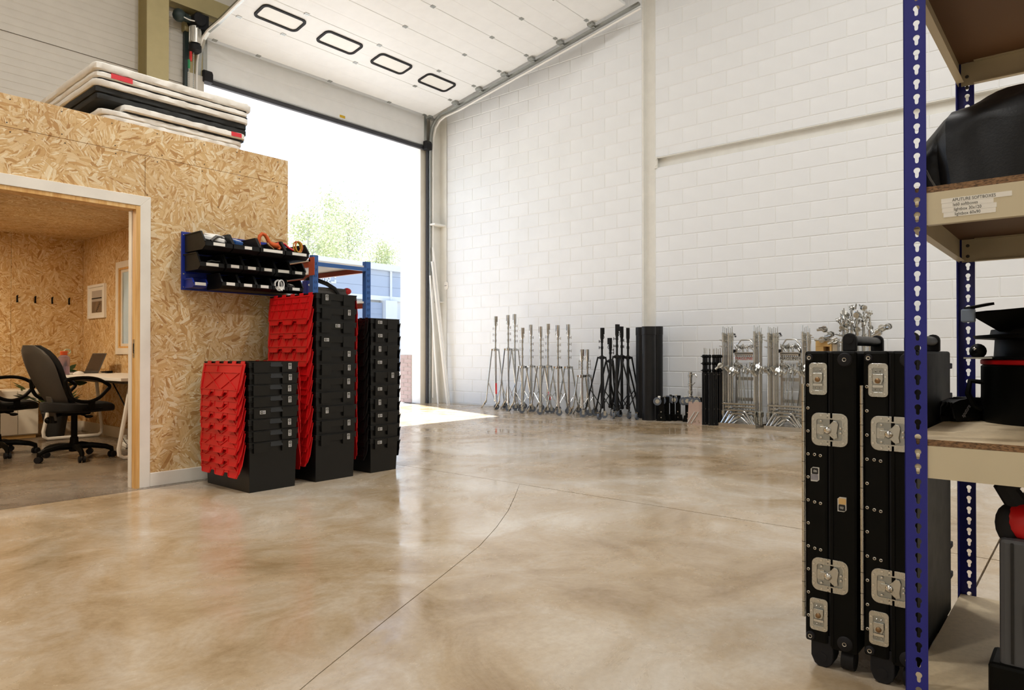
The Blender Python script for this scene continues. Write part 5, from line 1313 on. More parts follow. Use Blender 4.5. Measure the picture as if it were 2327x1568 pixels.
def hand_truck(px0, px1, text_mat, label, nth):
    XF, XB = 8.66, 9.12
    Ya, Yb = wy(px0, XF), wy(px1, XF)          # left (larger Y) and right end of the base
    t = thing('hand_truck', label, 'hand truck', (XF, Yb, 0), 0, 'aluminium hand trucks'); L = Ya-Yb; D = XB-XF
    MB().box(0, D-0.05, 0, L, 0.008, 0.016).build('base_plate', M['alu'], t)
    MB().box(-0.006, 0.0, 0, L, 0.0, 0.052).build('front_lip', M['alu'], t); MB().box(0, D-0.05, -0.004, 0.0, 0.0, 0.04).build('side_lip', M['alu'], t)
    ry0, ry1 = wy(px0+82, XB)-Yb, wy(px0+40, XB)-Yb
    zt_ = 1.02
    for y in (ry0, ry1): MB().box(D, D+0.03, y-0.016, y+0.016, 0.05, zt_).build('side_rail', M['alu'], t, bevel=0.004)
    MB().tube([(D+0.015, ry0, zt_), (D+0.015, ry0+0.01, zt_+0.06), (D+0.015, (ry0+ry1)/2-0.06, zt_+0.12), (D+0.015, (ry0+ry1)/2+0.06, zt_+0.12), (D+0.015, ry1-0.01, zt_+0.06), (D+0.015, ry1, zt_)], 0.011, 8).build('handle_arch', M['alu'], t, True)
    for z in (0.34, 0.62): MB().box(D-0.004, D, ry0, ry1, z-0.022, z+0.022).build('cross_bar', M['alu'], t)
    pl = MB().box(D-0.008, D-0.004, ry0-0.01, ry1+0.01, 0.865, 0.915).build('name_plate', M['paper'], t)
    text_mesh('lettering', 'MAGLINER', 0.055, text_mat, pl, Matrix.Translation((D-0.0085, (ry0+ry1)/2, 0.889)) @ Matrix(((0,0,-1,0),(-1,0,0,0),(0,1,0,0),(0,0,0,1))), 0.0003, sx=1.05)
    rack = MB(); n = 9
    rack.box(D-0.06, D, ry0, ry1, 0.955, 0.962); rack.box(D-0.06, D-0.056, ry0, ry1, 0.93, 0.975)
    rk_ = rack.build('head_rack', M['alu'], t)
    for k in range(n):
        y = ry0+(ry1-ry0)*(k+0.5)/n; MB().box(D-0.007, D-0.003, y-0.006, y+0.006, 0.92, 0.955).build('rack_slot', M['ink'], rk_)
    for y in (-0.03, L+0.0): 
        MB().cyl((D+0.02, y-0.02, 0.09), (D+0.02, y+0.03, 0.09), 0.09, n=20).build('wheel', M['rubber'], t, True)
    for y in (ry0-0.03, ry1+0.03): MB().cyl((D, y-0.02, 0.99), (D, y+0.02, 0.99), 0.024, n=10).build('grip_cap', M['rubber'], t, True)
    # nested c-stands
    g = f'c-stands on the {nth} hand truck'
    lpx = [px0+10+k*4.2 for k in range(6)]
    sizes = [(0.0, 0.19, 0.035), (0.05, 0.15, 0.035), (0.10, 0.11, 0.035), (0.02, 0.19, 0.12), (0.07, 0.15, 0.12), (0.12, 0.11, 0.12)]
    wh = ['leftmost', 'second', 'third', 'fourth', 'fifth', 'rightmost']
    for k in range(6):
        o_, zz, xo = sizes[k]; X = XF+0.14+0.05*(k % 3)+0.02*(k//3)
        c_stand(lpx[k], X, 742 + (k*7) % 5, f'chrome c-stand in the left bundle on the {nth} hand truck, {wh[k]}', g, (Ya-0.012-o_, Yb+0.04+o_*0.4, zz, XF+xo-X))
    rpx = [px1-2+k*4.0 for k in range(5)]
    for k in range(5):
        X = XF+0.16+0.05*(k % 3)
        c_stand(rpx[k], X, 739 + (k*5) % 7, f'chrome c-stand in the right bundle on the {nth} hand truck, {wh[k] if k < 4 else "rightmost"}', g, None)
    for k in range(4):
        o = MB().cyl((0, 0, 0), (0, L-0.05-0.03*k, 0), 0.0135, n=8).build('cross_arm', M['chrome'], None, True)
        o.location = (XF+0.075+0.012*(k % 2), Yb+0.03, 0.30-0.042*k); tag(o, f'chrome arm lying level on the base of the {nth} hand truck, {("topmost","second","third","lowest")[k]}', 'arm', f'arms on the {nth} hand truck')
    # row of grip heads hung at mid height, and heads in the rack
    wl14 = ('leftmost','second','third','fourth','fifth','sixth','seventh','eighth','ninth','tenth','eleventh','twelfth','thirteenth','rightmost')
    for k in range(14):
        grip_head((XF+0.06+0.05*(k % 3), Ya-0.09-k*(L+0.05)/14, 0.77-0.045*(k % 2)+0.02*(k % 3)), 0.5*((k*5) % 3-1), 0.4*((k*2) % 3-1), 0.7*k, f'small chrome grip head hung across the {nth} hand truck, {wl14[k]} in the row', f'grip heads on the {nth} hand truck', 0.82)
    for k in range(4):
        grip_head((XF+D-0.035, Yb+ry1-0.03-k*(ry1-ry0-0.06)/3, 1.045), 0.4*(k-1.5), 0.2, 0.9*k, f'chrome grip head in the top rack of the {nth} hand truck, {("leftmost","second from the left","third from the left","rightmost")[k]}', f'grip heads in the rack of the {nth} hand truck', 0.8)
    rnd = random.Random(px0)
    for k in range(6):
        y = ry0+0.03+(ry1-ry0-0.06)*k/5
        o = MB().tube([(0, 0, 0.0), (0.0, rnd.uniform(-0.07, 0.07), 0.62)], 0.006, 6).build('extension_arm', M['chrome'], None, True)
        o.location = (XF+D-0.03, Yb+y, 0.20); tag(o, f'thin chrome rod behind the bars of the {nth} hand truck, {wh[k]}', 'rod', f'rods on the {nth} hand truck')
    y = ry1+0.05
    o = thing('black_ball_clamp', f'dark hook arm rising beside the {nth} hand truck', 'arm', (XF+D-0.05, Yb+y, 0.62))
    MB().tube([(0,0,0), (0,0.012,0.52), (0,0.004,0.56)], 0.007, 6).build('rod', M['chrome'], o, True); MB().tube([(0,0.004,0.54), (0,-0.012,0.60), (0,-0.05,0.60), (0,-0.065,0.56)], 0.013, 8).build('hook', M['seal'], o, True)
hand_truck(1633, 1716, M['red_label'], 'aluminium hand truck loaded with c-stands beside the black bundle', 'first')
hand_truck(1736, 1826, M['ink'], 'aluminium hand truck loaded with c-stands half behind the road cases', 'second')
grip_head((8.66, wy(1637, 8.66), 0.80), 0.9, 0.2, 0.3, 'chrome grip head sticking out left of the first hand truck', 'grip heads on the first hand truck', 0.95)
# tall boom stands behind the road cases
tall = [(1917, 712, 9.05, 'leftmost'), (1926, 728, 8.95, 'second from the left'), (1936, 700, 9.1, 'third from the left'), (1947, 716, 8.98, 'fourth from the left'), (1963, 700, 9.08, 'fifth from the left'), (1977, 712, 9.0, 'rightmost')]
for i, (px_, tp, X, wl) in enumerate(tall):
    Y = wy(px_, X); h = wz(px_, tp+8, X)
    t = thing('boom_stand', f'tall chrome stand with grip head behind the road cases, {wl}', 'stand', (X, Y, 0), 0, 'tall chrome stands behind the road cases')
    MB().cyl((0,0,0.02), (0,0,h-0.28), 0.024, n=12).build('column', M['chrome'], t, True)
    MB().cyl((0,0,h-0.3), (0,0,h-0.06), 0.018, n=10).build('riser', M['chrome'], t, True)
    MB().cyl((0,0,h-0.06), (0,0,h), 0.011, n=8).build('spigot', M['chrome'], t, True)
    for q in (0.35, 0.22):
        MB().cyl((0,0,h-q), (0,0.045,h-q), 0.006, n=6).cyl((0,0.045,h-q-0.02), (0,0.045,h-q+0.02), 0.006, n=6).build('tee_handle', M['zinc'], t, True)
    for k in range(3):
        a = 2.094*k+i; MB().tube([(0.03*math.cos(a), 0.03*math.sin(a), 0.55), (0.16*math.cos(a), 0.16*math.sin(a), 0.012)], 0.011, 6).build('leg', M['chrome'], t, True)
    grip_head((X, Y, h+0.045), 0.9*math.sin(i*2.1), 0.3, 0.4+i*0.9, f'large chrome grip head on the {wl} tall stand behind the cases', 'grip heads on the tall stands', 0.95)
    grip_head((X-0.03, Y+0.05, h-0.04), 1.1*math.sin(i*1.3), 0.5, 2.0+i, f'middle chrome grip head on the {wl} tall stand behind the cases', 'grip heads on the tall stands', 0.85)
    grip_head((X-0.04, Y-0.01, h-0.13), 0.9*math.cos(i*1.7), 0.2, 1.0+i, f'lower chrome grip head on the {wl} tall stand behind the cases', 'grip heads on the tall stands', 0.9)
for (px_, py_, X, lb) in ((1873, 748, 8.9, 'chrome clamp reaching left above the honey timber box'), (1888, 760, 8.9, 'chrome clamp in the middle above the honey timber box'), (1868, 772, 8.85, 'chrome clamp lying on the honey timber box'), (1897, 775, 8.85, 'chrome clamp right of the honey timber box'), (1880, 772, 8.95, 'chrome clamp at the back of the honey timber box'), (2003, 745, 8.98, 'chrome clamp reaching right of the tall stands'), (2019, 742, 9.0, 'chrome clamp furthest right of the tall stands'), (1996, 757, 8.95, 'chrome clamp low at the right of the tall stands')):
    p = on_x(px_, py_, X); k = int(px_)
    grip_head((p.x, p.y, p.z), 1.3+0.3*math.sin(k), 0.4*math.cos(k), 0.5*math.sin(k*1.3), lb, 'clamps around the tall stands', 1.0)
for (pa, ya_, pb, yb_, X, lb) in ((1866, 750, 1915, 764, 8.92, 'chrome boom pole reaching left from the tall stands, upper one'), (1862, 773, 1915, 778, 8.88, 'chrome boom pole reaching left from the tall stands, lower one'), (1975, 770, 2024, 742, 8.98, 'chrome boom pole reaching right from the tall stands')):
    o = MB().cyl(on_x(pa, ya_, X), on_x(pb, yb_, X+0.08), 0.009, n=8).build('boom_pole', M['chrome'], None, True); tag(o, lb, 'pole', 'boom poles on the tall stands')
Xh = 8.92; p0 = on_x(1853, 774, Xh); p1 = on_x(1889, 798, Xh)
t = thing('timber_rack', 'honey timber box rack holding rods behind the road cases', 'rack', (Xh, p1.y, 0)); w_ = p0.y-p1.y; zt_ = p0.z
MB().box(0, 0.22, 0, w_, zt_-0.075, zt_).build('top_rail', M['honey'], t, bevel=0.004)
MB().box(0, 0.22, w_-0.09, w_, 0.0, zt_-0.075).build('side_board', M['honey'], t, bevel=0.004)
MB().box(0.0, 0.22, 0.0, 0.02, 0.0, zt_-0.075).build('side_board', M['honey'], t, bevel=0.003)
MB().box(0.2, 0.22, 0.02, w_-0.09, 0.0, zt_-0.075).build('back_board', M['honey'], t)
for k in range(4): MB().cyl((0.1, 0.035+k*0.028, 0.0), (0.1, 0.035+k*0.028, zt_-0.08), 0.007, n=6).build('rod', M['chrome'], t, True)
MB().box(0.03, 0.15, -0.06, -0.005, 0.6, zt_+0.02).build('post', M['alu'], t)

# ---------------------------------------------------------------- road cases
def road_case(loc, label, nth, W=0.150, D=0.60):
    """front face at local x = 0 looking towards -X, left edge at y = 0, width runs to -y"""
    t = thing('road_case', label, 'road case', loc, 0, 'black road cases'); H0, H1 = 0.062, 0.967
    ws = 0.068
    MB().box(0, D, -ws, 0, H0+0.010, H1).build('lid_half', M['black'], t, bevel=0.008)
    MB().box(0, D, -W, -ws-0.006, H0, H1).build('body_half', M['black'], t, bevel=0.008)
    MB().box(0.008, D-0.01, -ws-0.008, -ws+0.002, H0+0.04, H1-0.01).build('seam_strip', M['rubber'], t)
    MB().box(-0.003, 0.004, -ws-0.016, -ws-0.006, H0+0.01, H1-0.005).build('edge_extrusion', M['black'], t, bevel=0.002)
    h = MB().cyl((-0.001, 0.003, 0.145), (-0.001, 0.003, 0.865), 0.0052, n=8).build('piano_hinge', M['zinc'], t, True)
    for k in range(11):
        MB().cyl((-0.001, 0.003, 0.19+k*0.062), (-0.001, 0.003, 0.1915+k*0.062), 0.0055, n=8).build('hinge_knuckle_gap', M['ink'], h)
    def rivet(y, z, m_='screw', r=0.0052):
        o = MB().lathe([(r, 0), (r*0.9, 0.0022), (r*0.5, 0.003), (r*0.42, 0.0018)], 10).xf(lambda v: Vector((-v.z, v.x+y, v.y+z))).build('rivet', M[m_], t, True)
        MB().cyl((-0.0028, y, z), (-0.0022, y, z), r*0.42, n=8).build('rivet_hole', M['ink'], o)
    for k in range(11): rivet(-0.011, 0.152+k*0.071)
    for z in (0.652, 0.506, 0.364):
        rivet(-0.030, z-0.003); rivet(-0.047, z-0.005)
    def latch(yc, zc, nm):
        w_, h_ = 0.104, 0.100
        P = lambda u, v, w: (-w, yc-u, zc+v)
        o = MB().ring(rrect(w_, h_, 0.02, 5), rrect(w_*0.74, h_*0.66, 0.008, 5), P, 0.0, 0.003).build('butterfly_latch', M['zinc'], t, bevel=0.0008)
        MB().prism(rrect(w_*0.75, h_*0.67, 0.008, 5), P, -0.001, 0.0008).build('dish', M['galv'], o)
        MB().ring(rrect(w_*0.78, h_*0.70, 0.009, 5), rrect(w_*0.71, h_*0.63, 0.007, 5), P, 0.002, 0.0045).build('dish_rim', M['zinc'], o)
        MB().prism(rrect(0.020, 0.030, 0.002, 2, -0.026, 0), P, 0.001, 0.004).build('catch', M['zinc'], o)
        MB().prism(rrect(0.034, 0.018, 0.003, 2, -0.012, 0), P, 0.003, 0.0075).build('hook_arm', M['zinc'], o, bevel=0.001)
        wing = [(0.006,-0.022),(0.014,-0.028),(0.024,-0.024),(0.022,-0.010),(0.026,0.016),(0.022,0.027),(0.012,0.028),(0.004,0.018),(-0.004,0.012),(-0.006,-0.010)]
        MB().prism(wing, P, 0.004, 0.0075).build('wing', M['zinc'], o, bevel=0.0012)
        MB().lathe([(0.0115, 0.0), (0.011, 0.004), (0.007, 0.008), (0.0, 0.0095)], 16).xf(lambda v: Vector((-0.006-v.z, yc+0.004+v.x, zc-0.002+v.y))).build('pivot_stud', M['screw'], o, True)
        for (u, v) in ((0.018, 0.018), (0.016, -0.019), (-0.024, 0.025), (-0.024, -0.025), (0.032, 0.006), (0.032, -0.008)):
            MB().lathe([(0.004, 0), (0.0035, 0.003), (0.0, 0.004)], 8).xf(lambda q: Vector((-0.003-q.z, yc-u+q.x, zc+v+q.y))).build('stud', M['screw'], o, True)
        for (u, v) in ((-0.046, 0.030), (-0.046, 0), (-0.046, -0.030), (-0.024, 0.043), (-0.004, 0.043), (-0.024, -0.043), (-0.004, -0.043), (0.040, 0.038), (0.040, -0.038), (0.045, 0.0)):
            MB().lathe([(0.0042, 0), (0.0036, 0.002), (0.0015, 0.002)], 8).xf(lambda q: Vector((-0.003-q.z, yc-u+q.x, zc+v+q.y))).build('rim_rivet', M['screw'], o, True)
        MB().box(-0.0034, -0.0028, yc+0.0045, yc+0.006, zc-0.05, zc-0.033).build('split_line', M['ink'], o)
        MB().box(-0.0034, -0.0028, yc+0.0045, yc+0.006, zc+0.033, zc+0.05).build('split_line', M['ink'], o)
    latch(-0.0735, 0.728, 'upper'); latch(-0.0735, 0.285, 'lower')
    def small(yc, zc, flip):
        w_, h_ = 0.052, 0.098
        P = lambda u, v, w: (-w, yc-u, zc+v*flip)
        o = MB().ring(rrect(w_, h_, 0.010, 4), rrect(w_*0.58, h_*0.72, 0.005, 4), P, 0.0, 0.003).build('recessed_catch', M['zinc'], t, bevel=0.0008)
        MB().prism(rrect(w_*0.59, h_*0.73, 0.005, 4), P, -0.001, 0.0007).build('dish', M['galv'], o)
        MB().prism([(-0.014,0.018),(0.014,0.018),(0.014,0.0),(0.010,-0.012),(-0.010,-0.012),(-0.014,0.0)], P, 0.003, 0.007).build('swing_plate', M['zinc'], o, bevel=0.001)
        MB().lathe([(0.008, 0.0), (0.0075, 0.004), (0.004, 0.0065)], 14).xf(lambda v: Vector((-0.006-v.z, yc+v.x, zc+v.y-0.002*flip))).build('pivot_stud', M['copper'], o, True)
        MB().prism(rrect(0.028, 0.007, 0.002, 2, 0, -0.018), P, 0.002, 0.006).build('bar', M['screw'], o)
        for (u, v) in ((-0.006, 0.026), (0.006, 0.026), (-0.006, -0.028), (0.006, -0.028)):
            MB().lathe([(0.0028, 0), (0.0, 0.003)], 8).xf(lambda q: Vector((-0.002-q.z, yc-u+q.x, zc+v*flip+q.y))).build('stud', M['screw'], o, True)
        for (u, v) in ((-0.020, 0.010), (0.020, 0.030), (0.020, 0.010), (-0.020, 0.032), (0.0, 0.043), (-0.018, -0.040), (0.018, -0.040)):
            MB().lathe([(0.0036, 0), (0.003, 0.002), (0.001, 0.002)], 8).xf(lambda q: Vector((-0.003-q.z, yc-u+q.x, zc+v*flip+q.y))).build('rim_rivet', M['screw'], o, True)
    small(-0.041, 0.882, 1); small(-0.041, 0.160, 1)
    def bumper(y, z, r):
        o = MB().lathe([(r, -0.006), (r, 0.002), (r*0.85, 0.005), (r*0.3, 0.006)], 18).xf(lambda v: Vector((-v.z, y+v.x, z+v.y))).build('corner_bumper', M['rubber'], t, True)
        MB().lathe([(0.0062, 0.005), (0.006, 0.008), (0.0042, 0.0075), (0.004, 0.006)], 12).xf(lambda v: Vector((-v.z, y+v.x, z+v.y))).build('bumper_screw', M['screw'], o, True)
        MB().cyl((-0.0085, y, z), (-0.006, y, z), 0.0025, n=8).build('screw_socket', M['ink'], o)
    bumper(-0.016, 0.946, 0.0115); bumper(-0.117, 0.941, 0.021); bumper(-0.017, 0.090, 0.0135); bumper(-0.115, 0.090, 0.022)
    # feet and castors
    for x in (0.02, D-0.09):
        MB().prism([(-0.032, 0.10), (0.032, 0.10), (0.032, 0.03), (0.022, 0.008), (0.010, 0.0), (-0.012, 0.0), (-0.026, 0.012), (-0.032, 0.03)], lambda u, v, w: (x+w, u-0.048, v), -0.015, 0.05).build('foot', M['rubber'], t, bevel=0.003)
        MB().cyl((x-0.017, -0.048, 0.03), (x-0.014, -0.048, 0.03), 0.015, n=14).build('foot_boss', M['rubber'], t, True)
        MB().cyl((x+0.02, -0.135, 0.033), (x+0.02, -0.100, 0.033), 0.032, n=16).build('castor', M['rubber'], t, True)
    # top carry handle along the depth
    y = -0.118
    for x in (0.055, 0.40):
        MB().prism([(-0.019, 0), (0.019, 0), (0.019, 0.036)] + [(0.019*math.cos(a), 0.036+0.019*math.sin(a)) for a in [k*math.pi/8 for k in range(1, 8)]] + [(-0.019, 0.036)], lambda u, v, w: (x+w, y-u, H1+v), -0.012, 0.012).build('handle_post', M['rubber'], t, bevel=0.003)
        MB().cyl((x-0.014, y, H1+0.034), (x-0.012, y, H1+0.034), 0.012, n=14).build('handle_boss', M['rubber'], t, True)
    MB().cyl((0.06, y, H1+0.032), (0.40, y, H1+0.032), 0.0155, n=14).build('handle_bar', M['tube_black'], t, True)
    # two stacking brackets on the far edge
    for z in (0.165, 0.80):
        b = MB().box(D, D+0.075, -W+0.004, -W+0.06, z+0.105, z+0.125).box(D, D+0.075, -W+0.004, -W+0.06, z, z+0.02).box(D, D+0.04, -W+0.01, -W+0.05, z+0.02, z+0.105)
        b.build('rear_clasp', M['rubber'], t, bevel=0.003)
    return t
c1 = road_case((2.220, 0.691, 0), 'black road case with silver latches, nearer the open floor', 'first')
c2 = road_case((2.220, 0.5245, 0), 'black road case with silver latches, half hidden by the blue post', 'second', 0.138)
def asset_label(parent, y, z, up, tone):
    s_ = 1 if up else -1
    P = lambda u, v, w: (-w, y-u*s_, z+v*s_)
    pl = MB().prism([(-0.0125,-0.022),(0.006,-0.022),(0.0125,-0.016),(0.0125,0.022),(-0.006,0.022),(-0.0125,0.016)], P, 0, 0.001).build('asset_label', M['sticker'], parent)
    MB().prism(rrect(0.021, 0.018, 0.002, 2, -0.001, -0.009), P, 0.001, 0.0013).build('label_print', M[tone], pl)
    MB().prism(rrect(0.019, 0.019, 0.003, 2, 0.0, 0.010), P, 0.001, 0.0014).build('label_square', M['ink'], pl)
    R_ = Matrix(((0,0,-1,-0.0016),(0,-1*s_,0,y),(s_,0,0,z+0.010*s_),(0,0,0,1)))
    text_mesh('label_letter', 'B', 0.014, M['sticker'], pl, R_, 0.0001)
asset_label(c1, -0.031, 0.588, True, 'sticker_grey'); asset_label(c1, -0.108, 0.506, False, 'honey')

# ---------------------------------------------------------------- blue boltless rack at the right
RX0, RX1, RY0, RY1 = 2.017, 2.944, 0.378, -0.85
rack_ = thing('boltless_rack', 'deep blue boltless rack with chipboard shelves at the right edge', 'rack', (0, 0, 0))
PW, PT, PITCH_H, PH = 0.050, 0.0025, 0.0380, 2.6
def keyhole_r(a):
    # distance from the cell centre to the keyhole edge along direction a (u right, v up)
    du, dv = math.cos(a), math.sin(a); best = 0.0
    cz, R_ = 0.0048, 0.0076
    b_ = dv*cz; disc = b_*b_ - (cz*cz - R_*R_)
    if disc >= 0: best = max(best, b_+math.sqrt(disc))
    hw_, zb_ = 0.0044, -0.0105          # slot with round end
    if dv < 0:
        tt = hw_/abs(du) if abs(du) > 1e-6 else 9
        if du == 0 or tt*abs(dv) > -zb_:
            b2 = dv*zb_; d2 = b2*b2-(zb_*zb_-hw_*hw_)
            if d2 >= 0: best = max(best, b2+math.sqrt(d2))
        else: best = max(best, tt)
    return max(best, 0.003)
def post_mesh():
    m = MB(); cu = 0.030      # hole column, measured from the outer edge
    n_ang = 28
    angs = [2*math.pi*k/n_ang for k in range(n_ang)]
    u0, u1, v0, v1 = -cu, PW-cu, -PITCH_H/2, PITCH_H/2
    angs += [math.atan2(v, u) % (2*math.pi) for u in (u0, u1) for v in (v0, v1)]; angs = sorted(set(round(a, 6) for a in angs))
    def rect_r(a):
        du, dv = math.cos(a), math.sin(a); t_ = 9
        if du > 1e-9: t_ = min(t_, u1/du)
        if du < -1e-9: t_ = min(t_, u0/du)
        if dv > 1e-9: t_ = min(t_, v1/dv)
        if dv < -1e-9: t_ = min(t_, v0/dv)
        return t_
    N = len(angs)
    cells = int(PH/PITCH_H)
    for c in range(cells):
        z = PITCH_H*(c+0.5)
        O = [(math.cos(a)*rect_r(a), math.sin(a)*rect_r(a)) for a in angs]; I = [(math.cos(a)*keyhole_r(a), math.sin(a)*keyhole_r(a)) for a in angs]
        f = lambda u, v, w: (w, -(u+cu), z+v)
        vs = [f(u,v,0) for u,v in O]+[f(u,v,0) for u,v in I]+[f(u,v,PT) for u,v in O]+[f(u,v,PT) for u,v in I]; fs = []
        for i in range(N):
            j = (i+1) % N
            fs += [(i,j,N+j,N+i), (2*N+j,2*N+i,3*N+i,3*N+j), (N+i,N+j,3*N+j,3*N+i)]
        m.add(vs, fs)
    m.box(0, PW*0.9, -PT, 0, 0, PH); m.box(0, PT, -PW-0.001, -PW, 0, PH)
    return m.mesh('post', recalc=False)
pm = post_mesh(); pm.materials.append(M['navy'])
for (x, y, sx, sy) in ((RX0, RY0, 1, 1), (RX1, RY0, -1, 1), (RX0, RY1, 1, -1), (RX1, RY1, -1, -1)):
    o = link_mesh('post', pm, None, rack_); o.location = (x, y, 0.0); o.scale = (sx, sy, 1)
shelves = [(0.095, False), (0.741, True), (1.385, True), (2.02, False)]
for zt_, front_lbl in shelves:
    th = 0.016; hb = 0.082
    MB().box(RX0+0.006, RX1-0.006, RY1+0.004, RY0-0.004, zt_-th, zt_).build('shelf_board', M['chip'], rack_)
    z1_, z0_ = zt_-th-0.0004, max(0.002, zt_-th-hb)
    for x, s_ in ((RX0+PT+0.001, 1), (RX1-PT-0.001, -1)):
        b = MB(); ya, yb = RY1+0.01, RY0-0.012
        xa, xb = sorted((x, x+s_*0.003)); b.box(xa, xb, ya, yb, z0_, z1_); 
        xa, xb = sorted((x+s_*0.0031, x+s_*0.022)); b.box(xa, xb, ya+0.04, yb-0.04, z0_, z0_+0.003); b.box(xa, xb, ya+0.04, yb-0.04, z1_-0.003, z1_)
        bo = b.build('long_beam', M['offwhite'], rack_)
        for k in range(2):
            zc = (math.floor((z0_+0.015)/PITCH_H)+0.42)*PITCH_H + k*PITCH_H + 0.0
            if zc < 0.03: continue
            MB().ball((x-s_*0.001, RY0-0.030, zc-0.001), 0.0064, 10, 6, (0.5, 1, 1)).build('rivet', M['offwhite'], bo, True)
            MB().cyl((x+s_*0.003, RY0-0.030, zc), (x+s_*0.004, RY0-0.030, zc), 0.006, n=10).build('rivet_tail', M['grey_plastic'], bo)
    for y, s_ in ((RY0-PT-0.001, -1), (RY1+PT+0.001, 1)):
        b = MB(); xa, xb = RX0+0.012, RX1-0.012
        ya, yb = sorted((y, y+s_*0.003)); b.box(xa, xb, ya, yb, z0_, z1_)
        ya, yb = sorted((y+s_*0.0031, y+s_*0.022)); b.box(xa+0.04, xb-0.04, ya, yb, z0_, z0_+0.003)
        b.build('end_beam', M['offwhite'], rack_)
# typed labels on the front beam
XFACE = RX0+PT+0.001
def tape(px0_, py0_, px1_, py1_, hgt, name='tape'):
    a = on_x(px0_, py0_, XFACE); b = on_x(px1_, py1_, XFACE); z = (a.z+b.z)/2
    o = MB().box(XFACE-0.0008, XFACE-0.0001, min(a.y, b.y), max(a.y, b.y), z-hgt/2, z+hgt/2).build('label_tape', M['paper'], rack_)
    return o, z
zl0 = on_x(2190, 452, XFACE).z
rows = [('APUTURE SOFTBOXES', 2139, 2300, 2164, 2263, 0.0), ('ls60 softboxes', 2140, 2258, 2166, 2222, -0.0117), ('lightbox 30x120', 2141, 2265, 2168, 2230, -0.0234), ('lightbox 60x90', 2144, 2263, 2170, 2228, -0.0351)]
for txt, a, b, c, d, dz in rows:
    ya, yb = on_x(a, 470, XFACE).y, on_x(b, 470, XFACE).y; yc, yd = on_x(c, 470, XFACE).y, on_x(d, 470, XFACE).y
    z = zl0+dz
    tp_ = MB().box(XFACE-0.0007, XFACE-0.0001, yb, ya, z-0.0060, z+0.0060).build('label_tape', M['paper'], rack_)
    o = text_mesh('label_text', txt, 0.0115, M['ink'], tp_, Matrix.Identity(4), 0.00005, 'LEFT')
    xsz = max(v.co.x for v in o.data.vertices) - min(v.co.x for v in o.data.vertices); x0 = min(v.co.x for v in o.data.vertices)
    o.data.transform(Matrix(((0,0,-1,XFACE-0.0009),(-1,0,0,yc),(0,1,0,z),(0,0,0,1))) @ Matrix.Diagonal(((yc-yd)/xsz, 0.95, 1, 1)) @ Matrix.Translation((-x0, 0, 0)))
# black bag on the upper shelf
bag = thing('black_bag', 'black nylon bag slumped on the labelled shelf', 'bag', (2.31, 0.02, 1.3855))
n, m_ = 44, 30; vs = []; fs = []
for i in range(n+1):
    v = i/n
    for k in range(m_+1):
        a = math.pi*k/m_
        y = 0.325 - 0.98*v
        hh = 0.245*(0.62+0.55*math.sin(min(1.0, v*1.9+0.25)*math.pi*0.62))*(1-max(0, (v-0.8)/0.2)**2*0.6)
        if v < 0.06: hh *= 0.72+4.6*v
        x = -0.27*math.cos(a)*(1.0 if v > 0.05 else 0.9); z = hh*max(0, math.sin(a))**0.55
        nz = noise.noise(Vector((x*5+3, y*5.5, z*6)))*0.030 + noise.noise(Vector((x*14, y*14+5, z*16)))*0.012 + abs(noise.noise(Vector((x*7, y*8, 2))))*0.02
        vs.append((x+nz*0.8, y+nz*0.6, max(0.0, z+nz*min(1, z/0.05))))
for i in range(n):
    for k in range(m_): fs.append((i*(m_+1)+k, i*(m_+1)+k+1, (i+1)*(m_+1)+k+1, (i+1)*(m_+1)+k))
fs.append(tuple(range(m_+1))); fs.append(tuple(n*(m_+1)+k for k in range(m_, -1, -1)))
MB().add(vs, fs).build('bag_body', M['black_nylon'], bag, True)
MB().tube([(-0.275, 0.29, 0.0), (-0.28, 0.30, 0.02), (-0.275, 0.31, 0.045)], 0.0025, 6).build('drawstring', M['grey_plastic'], bag, True)
# spotlight head on the middle shelf
sp = thing('spotlight_head', 'black spotlight with red ring standing on the middle shelf', 'spotlight', (2.735, 0.096, 0.741))
MB().lathe([(0.190, 0.0), (0.193, 0.01), (0.193, 0.178), (0.187, 0.183)], 40).build('housing', M['black'], sp, True)
MB().lathe([(0.190, 0.183), (0.194, 0.186), (0.194, 0.197), (0.190, 0.20)], 40).build('red_ring', M['red'], sp, True)
MB().lathe([(0.200, 0.201), (0.200, 0.207), (0.165, 0.210), (0.158, 0.210), (0.155, 0.262), (0.21, 0.266), (0.214, 0.276), (0.168, 0.28), (0.165, 0.295)], 40).build('front_bezel', M['black'], sp, True)
fr = MB(); fr.add([(-0.13,-0.13,0.292),(0.13,-0.13,0.292),(0.13,0.13,0.292),(-0.13,0.13,0.292),(-0.20,-0.20,0.375),(0.20,-0.20,0.385),(0.20,0.20,0.37),(-0.20,0.20,0.345)], [(0,1,5,4),(1,2,6,5),(2,3,7,6),(3,0,4,7),(0,3,2,1)])
fo = fr.build('gel_frame', M['black'], sp); sm = fo.modifiers.new('thick', 'SOLIDIFY'); sm.thickness = 0.006
MB().box(-0.225, -0.19, 0.185, 0.22, 0.315, 0.355).build('frame_clip', paint('blue_grey_clip', '#7f8ea3', 0.4), sp, bevel=0.004)
MB().bar((-0.21, 0.205, 0.358), (-0.16, 0.15, 0.372), 0.03, 0.008).build('clip_spring', M['black'], sp)
MB().ball((-0.10, 0.19, 0.226), 0.024, 14, 8).build('yoke_knob', M['black'], sp, True)
MB().bar((-0.13, 0.225, 0.204), (-0.10, 0.06, 0.206), 0.03, 0.005).build('latch_plate', M['galv'], sp)
MB().ball((-0.121, 0.196, 0.234), 0.006, 8, 6).build('knob_screw', M['screw'], sp, True)
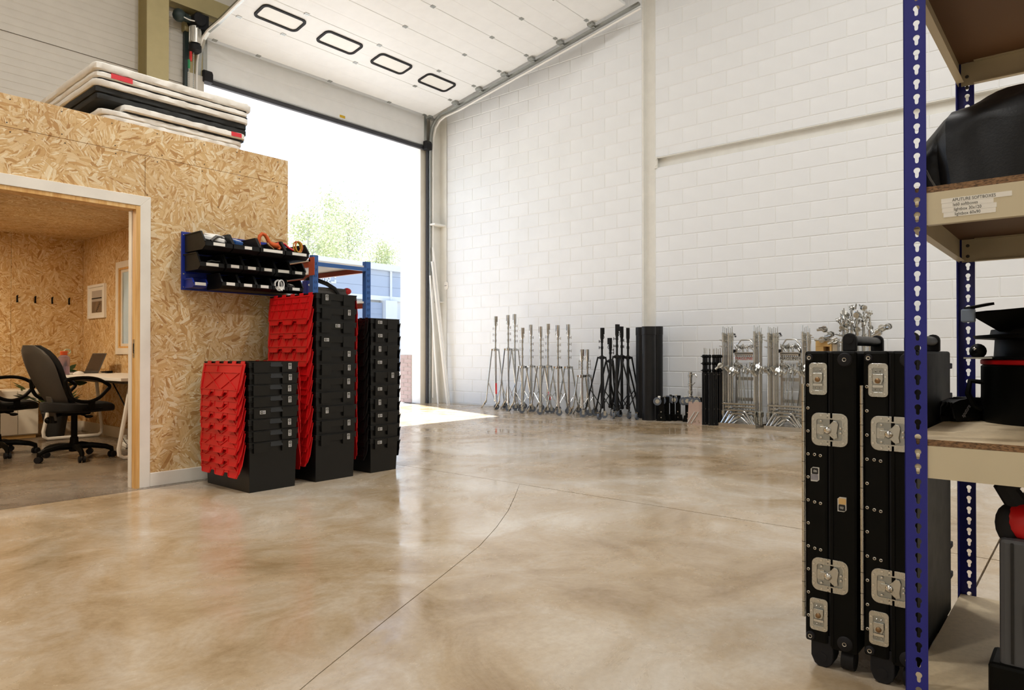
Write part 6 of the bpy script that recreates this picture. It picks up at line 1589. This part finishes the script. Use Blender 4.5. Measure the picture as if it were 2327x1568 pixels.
MB().tube([(-0.06,0.175,0.125),(-0.07,0.215,0.13),(-0.08,0.22,0.09),(-0.075,0.205,0.05),(-0.06,0.185,0.04)], 0.009, 6).build('side_clip', M['black'], sp, True)
pw = thing('strap_pouch', 'black cable pouch with pale lettering on the middle shelf', 'pouch', (2.70, 0.322, 0.7415), math.radians(150))
rough_board(-0.075, 0.11, -0.045, 0.045, 0, 0.075, 61, 0.03, 0.003).xf(lambda v: Vector((v.x, v.y*(1-0.35*v.z/0.075), v.z*(0.62+0.38*math.cos(v.x*11))))).build('pouch', M['black_nylon'], pw, True)
MB().box(0.10, 0.15, -0.022, 0.022, 0.0, 0.016).build('buckle', M['black'], pw, bevel=0.005)
text_mesh('lettering', 'aputure', 0.019, M['sticker_grey'], pw, Matrix.Translation((0.062, 0.041, 0.034)) @ Matrix.Rotation(math.pi, 4, 'Z') @ Matrix.Rotation(math.radians(72), 4, 'X') @ Matrix.Rotation(math.radians(38), 4, 'Z'), 0.0004)
MB().tube([(-0.06, 0, 0.06), (-0.09, 0.0, 0.10), (-0.11, 0.0, 0.09), (-0.10, 0.0, 0.04)], 0.006, 6).build('cord', M['black'], pw, True)
# grey case with red handle on the bottom shelf
gc = thing('grey_case', 'grey case with red and black grip on the bottom shelf', 'case', (2.12, 0.046, 0.0955))
MB().box(0, 0.40, -0.30, 0.142, 0.0, 0.40).build('body', paint('slate_grey_shell', '#4e4f52', 0.5), gc, bevel=0.012)
MB().box(-0.012, 0.12, -0.30, 0.165, 0.0, 0.085).build('bottom_guard', M['black'], gc, bevel=0.01)
for yy in (0.115, 0.05): MB().box(-0.004, 0.0, yy-0.003, yy+0.003, 0.09, 0.39).build('rib', M['ink'], gc)
MB().ball((0.06, 0.085, 0.44), 0.07, 14, 10, (1.0, 0.9, 0.75)).build('red_grip', M['red'], gc, True)
MB().ball((0.04, 0.125, 0.43), 0.042, 12, 8, (0.9, 0.7, 1.2)).build('black_grip', M['rubber'], gc, True)
MB().tube([(0.05,0.10,0.47),(0.05,0.13,0.52),(0.05,0.10,0.56),(0.05,0.0,0.57)], 0.028, 8).build('handle_bar', M['rubber'], gc, True)
MB().box(-0.006, 0.0, 0.03, 0.09, 0.16, 0.24).build('latch', M['black'], gc)
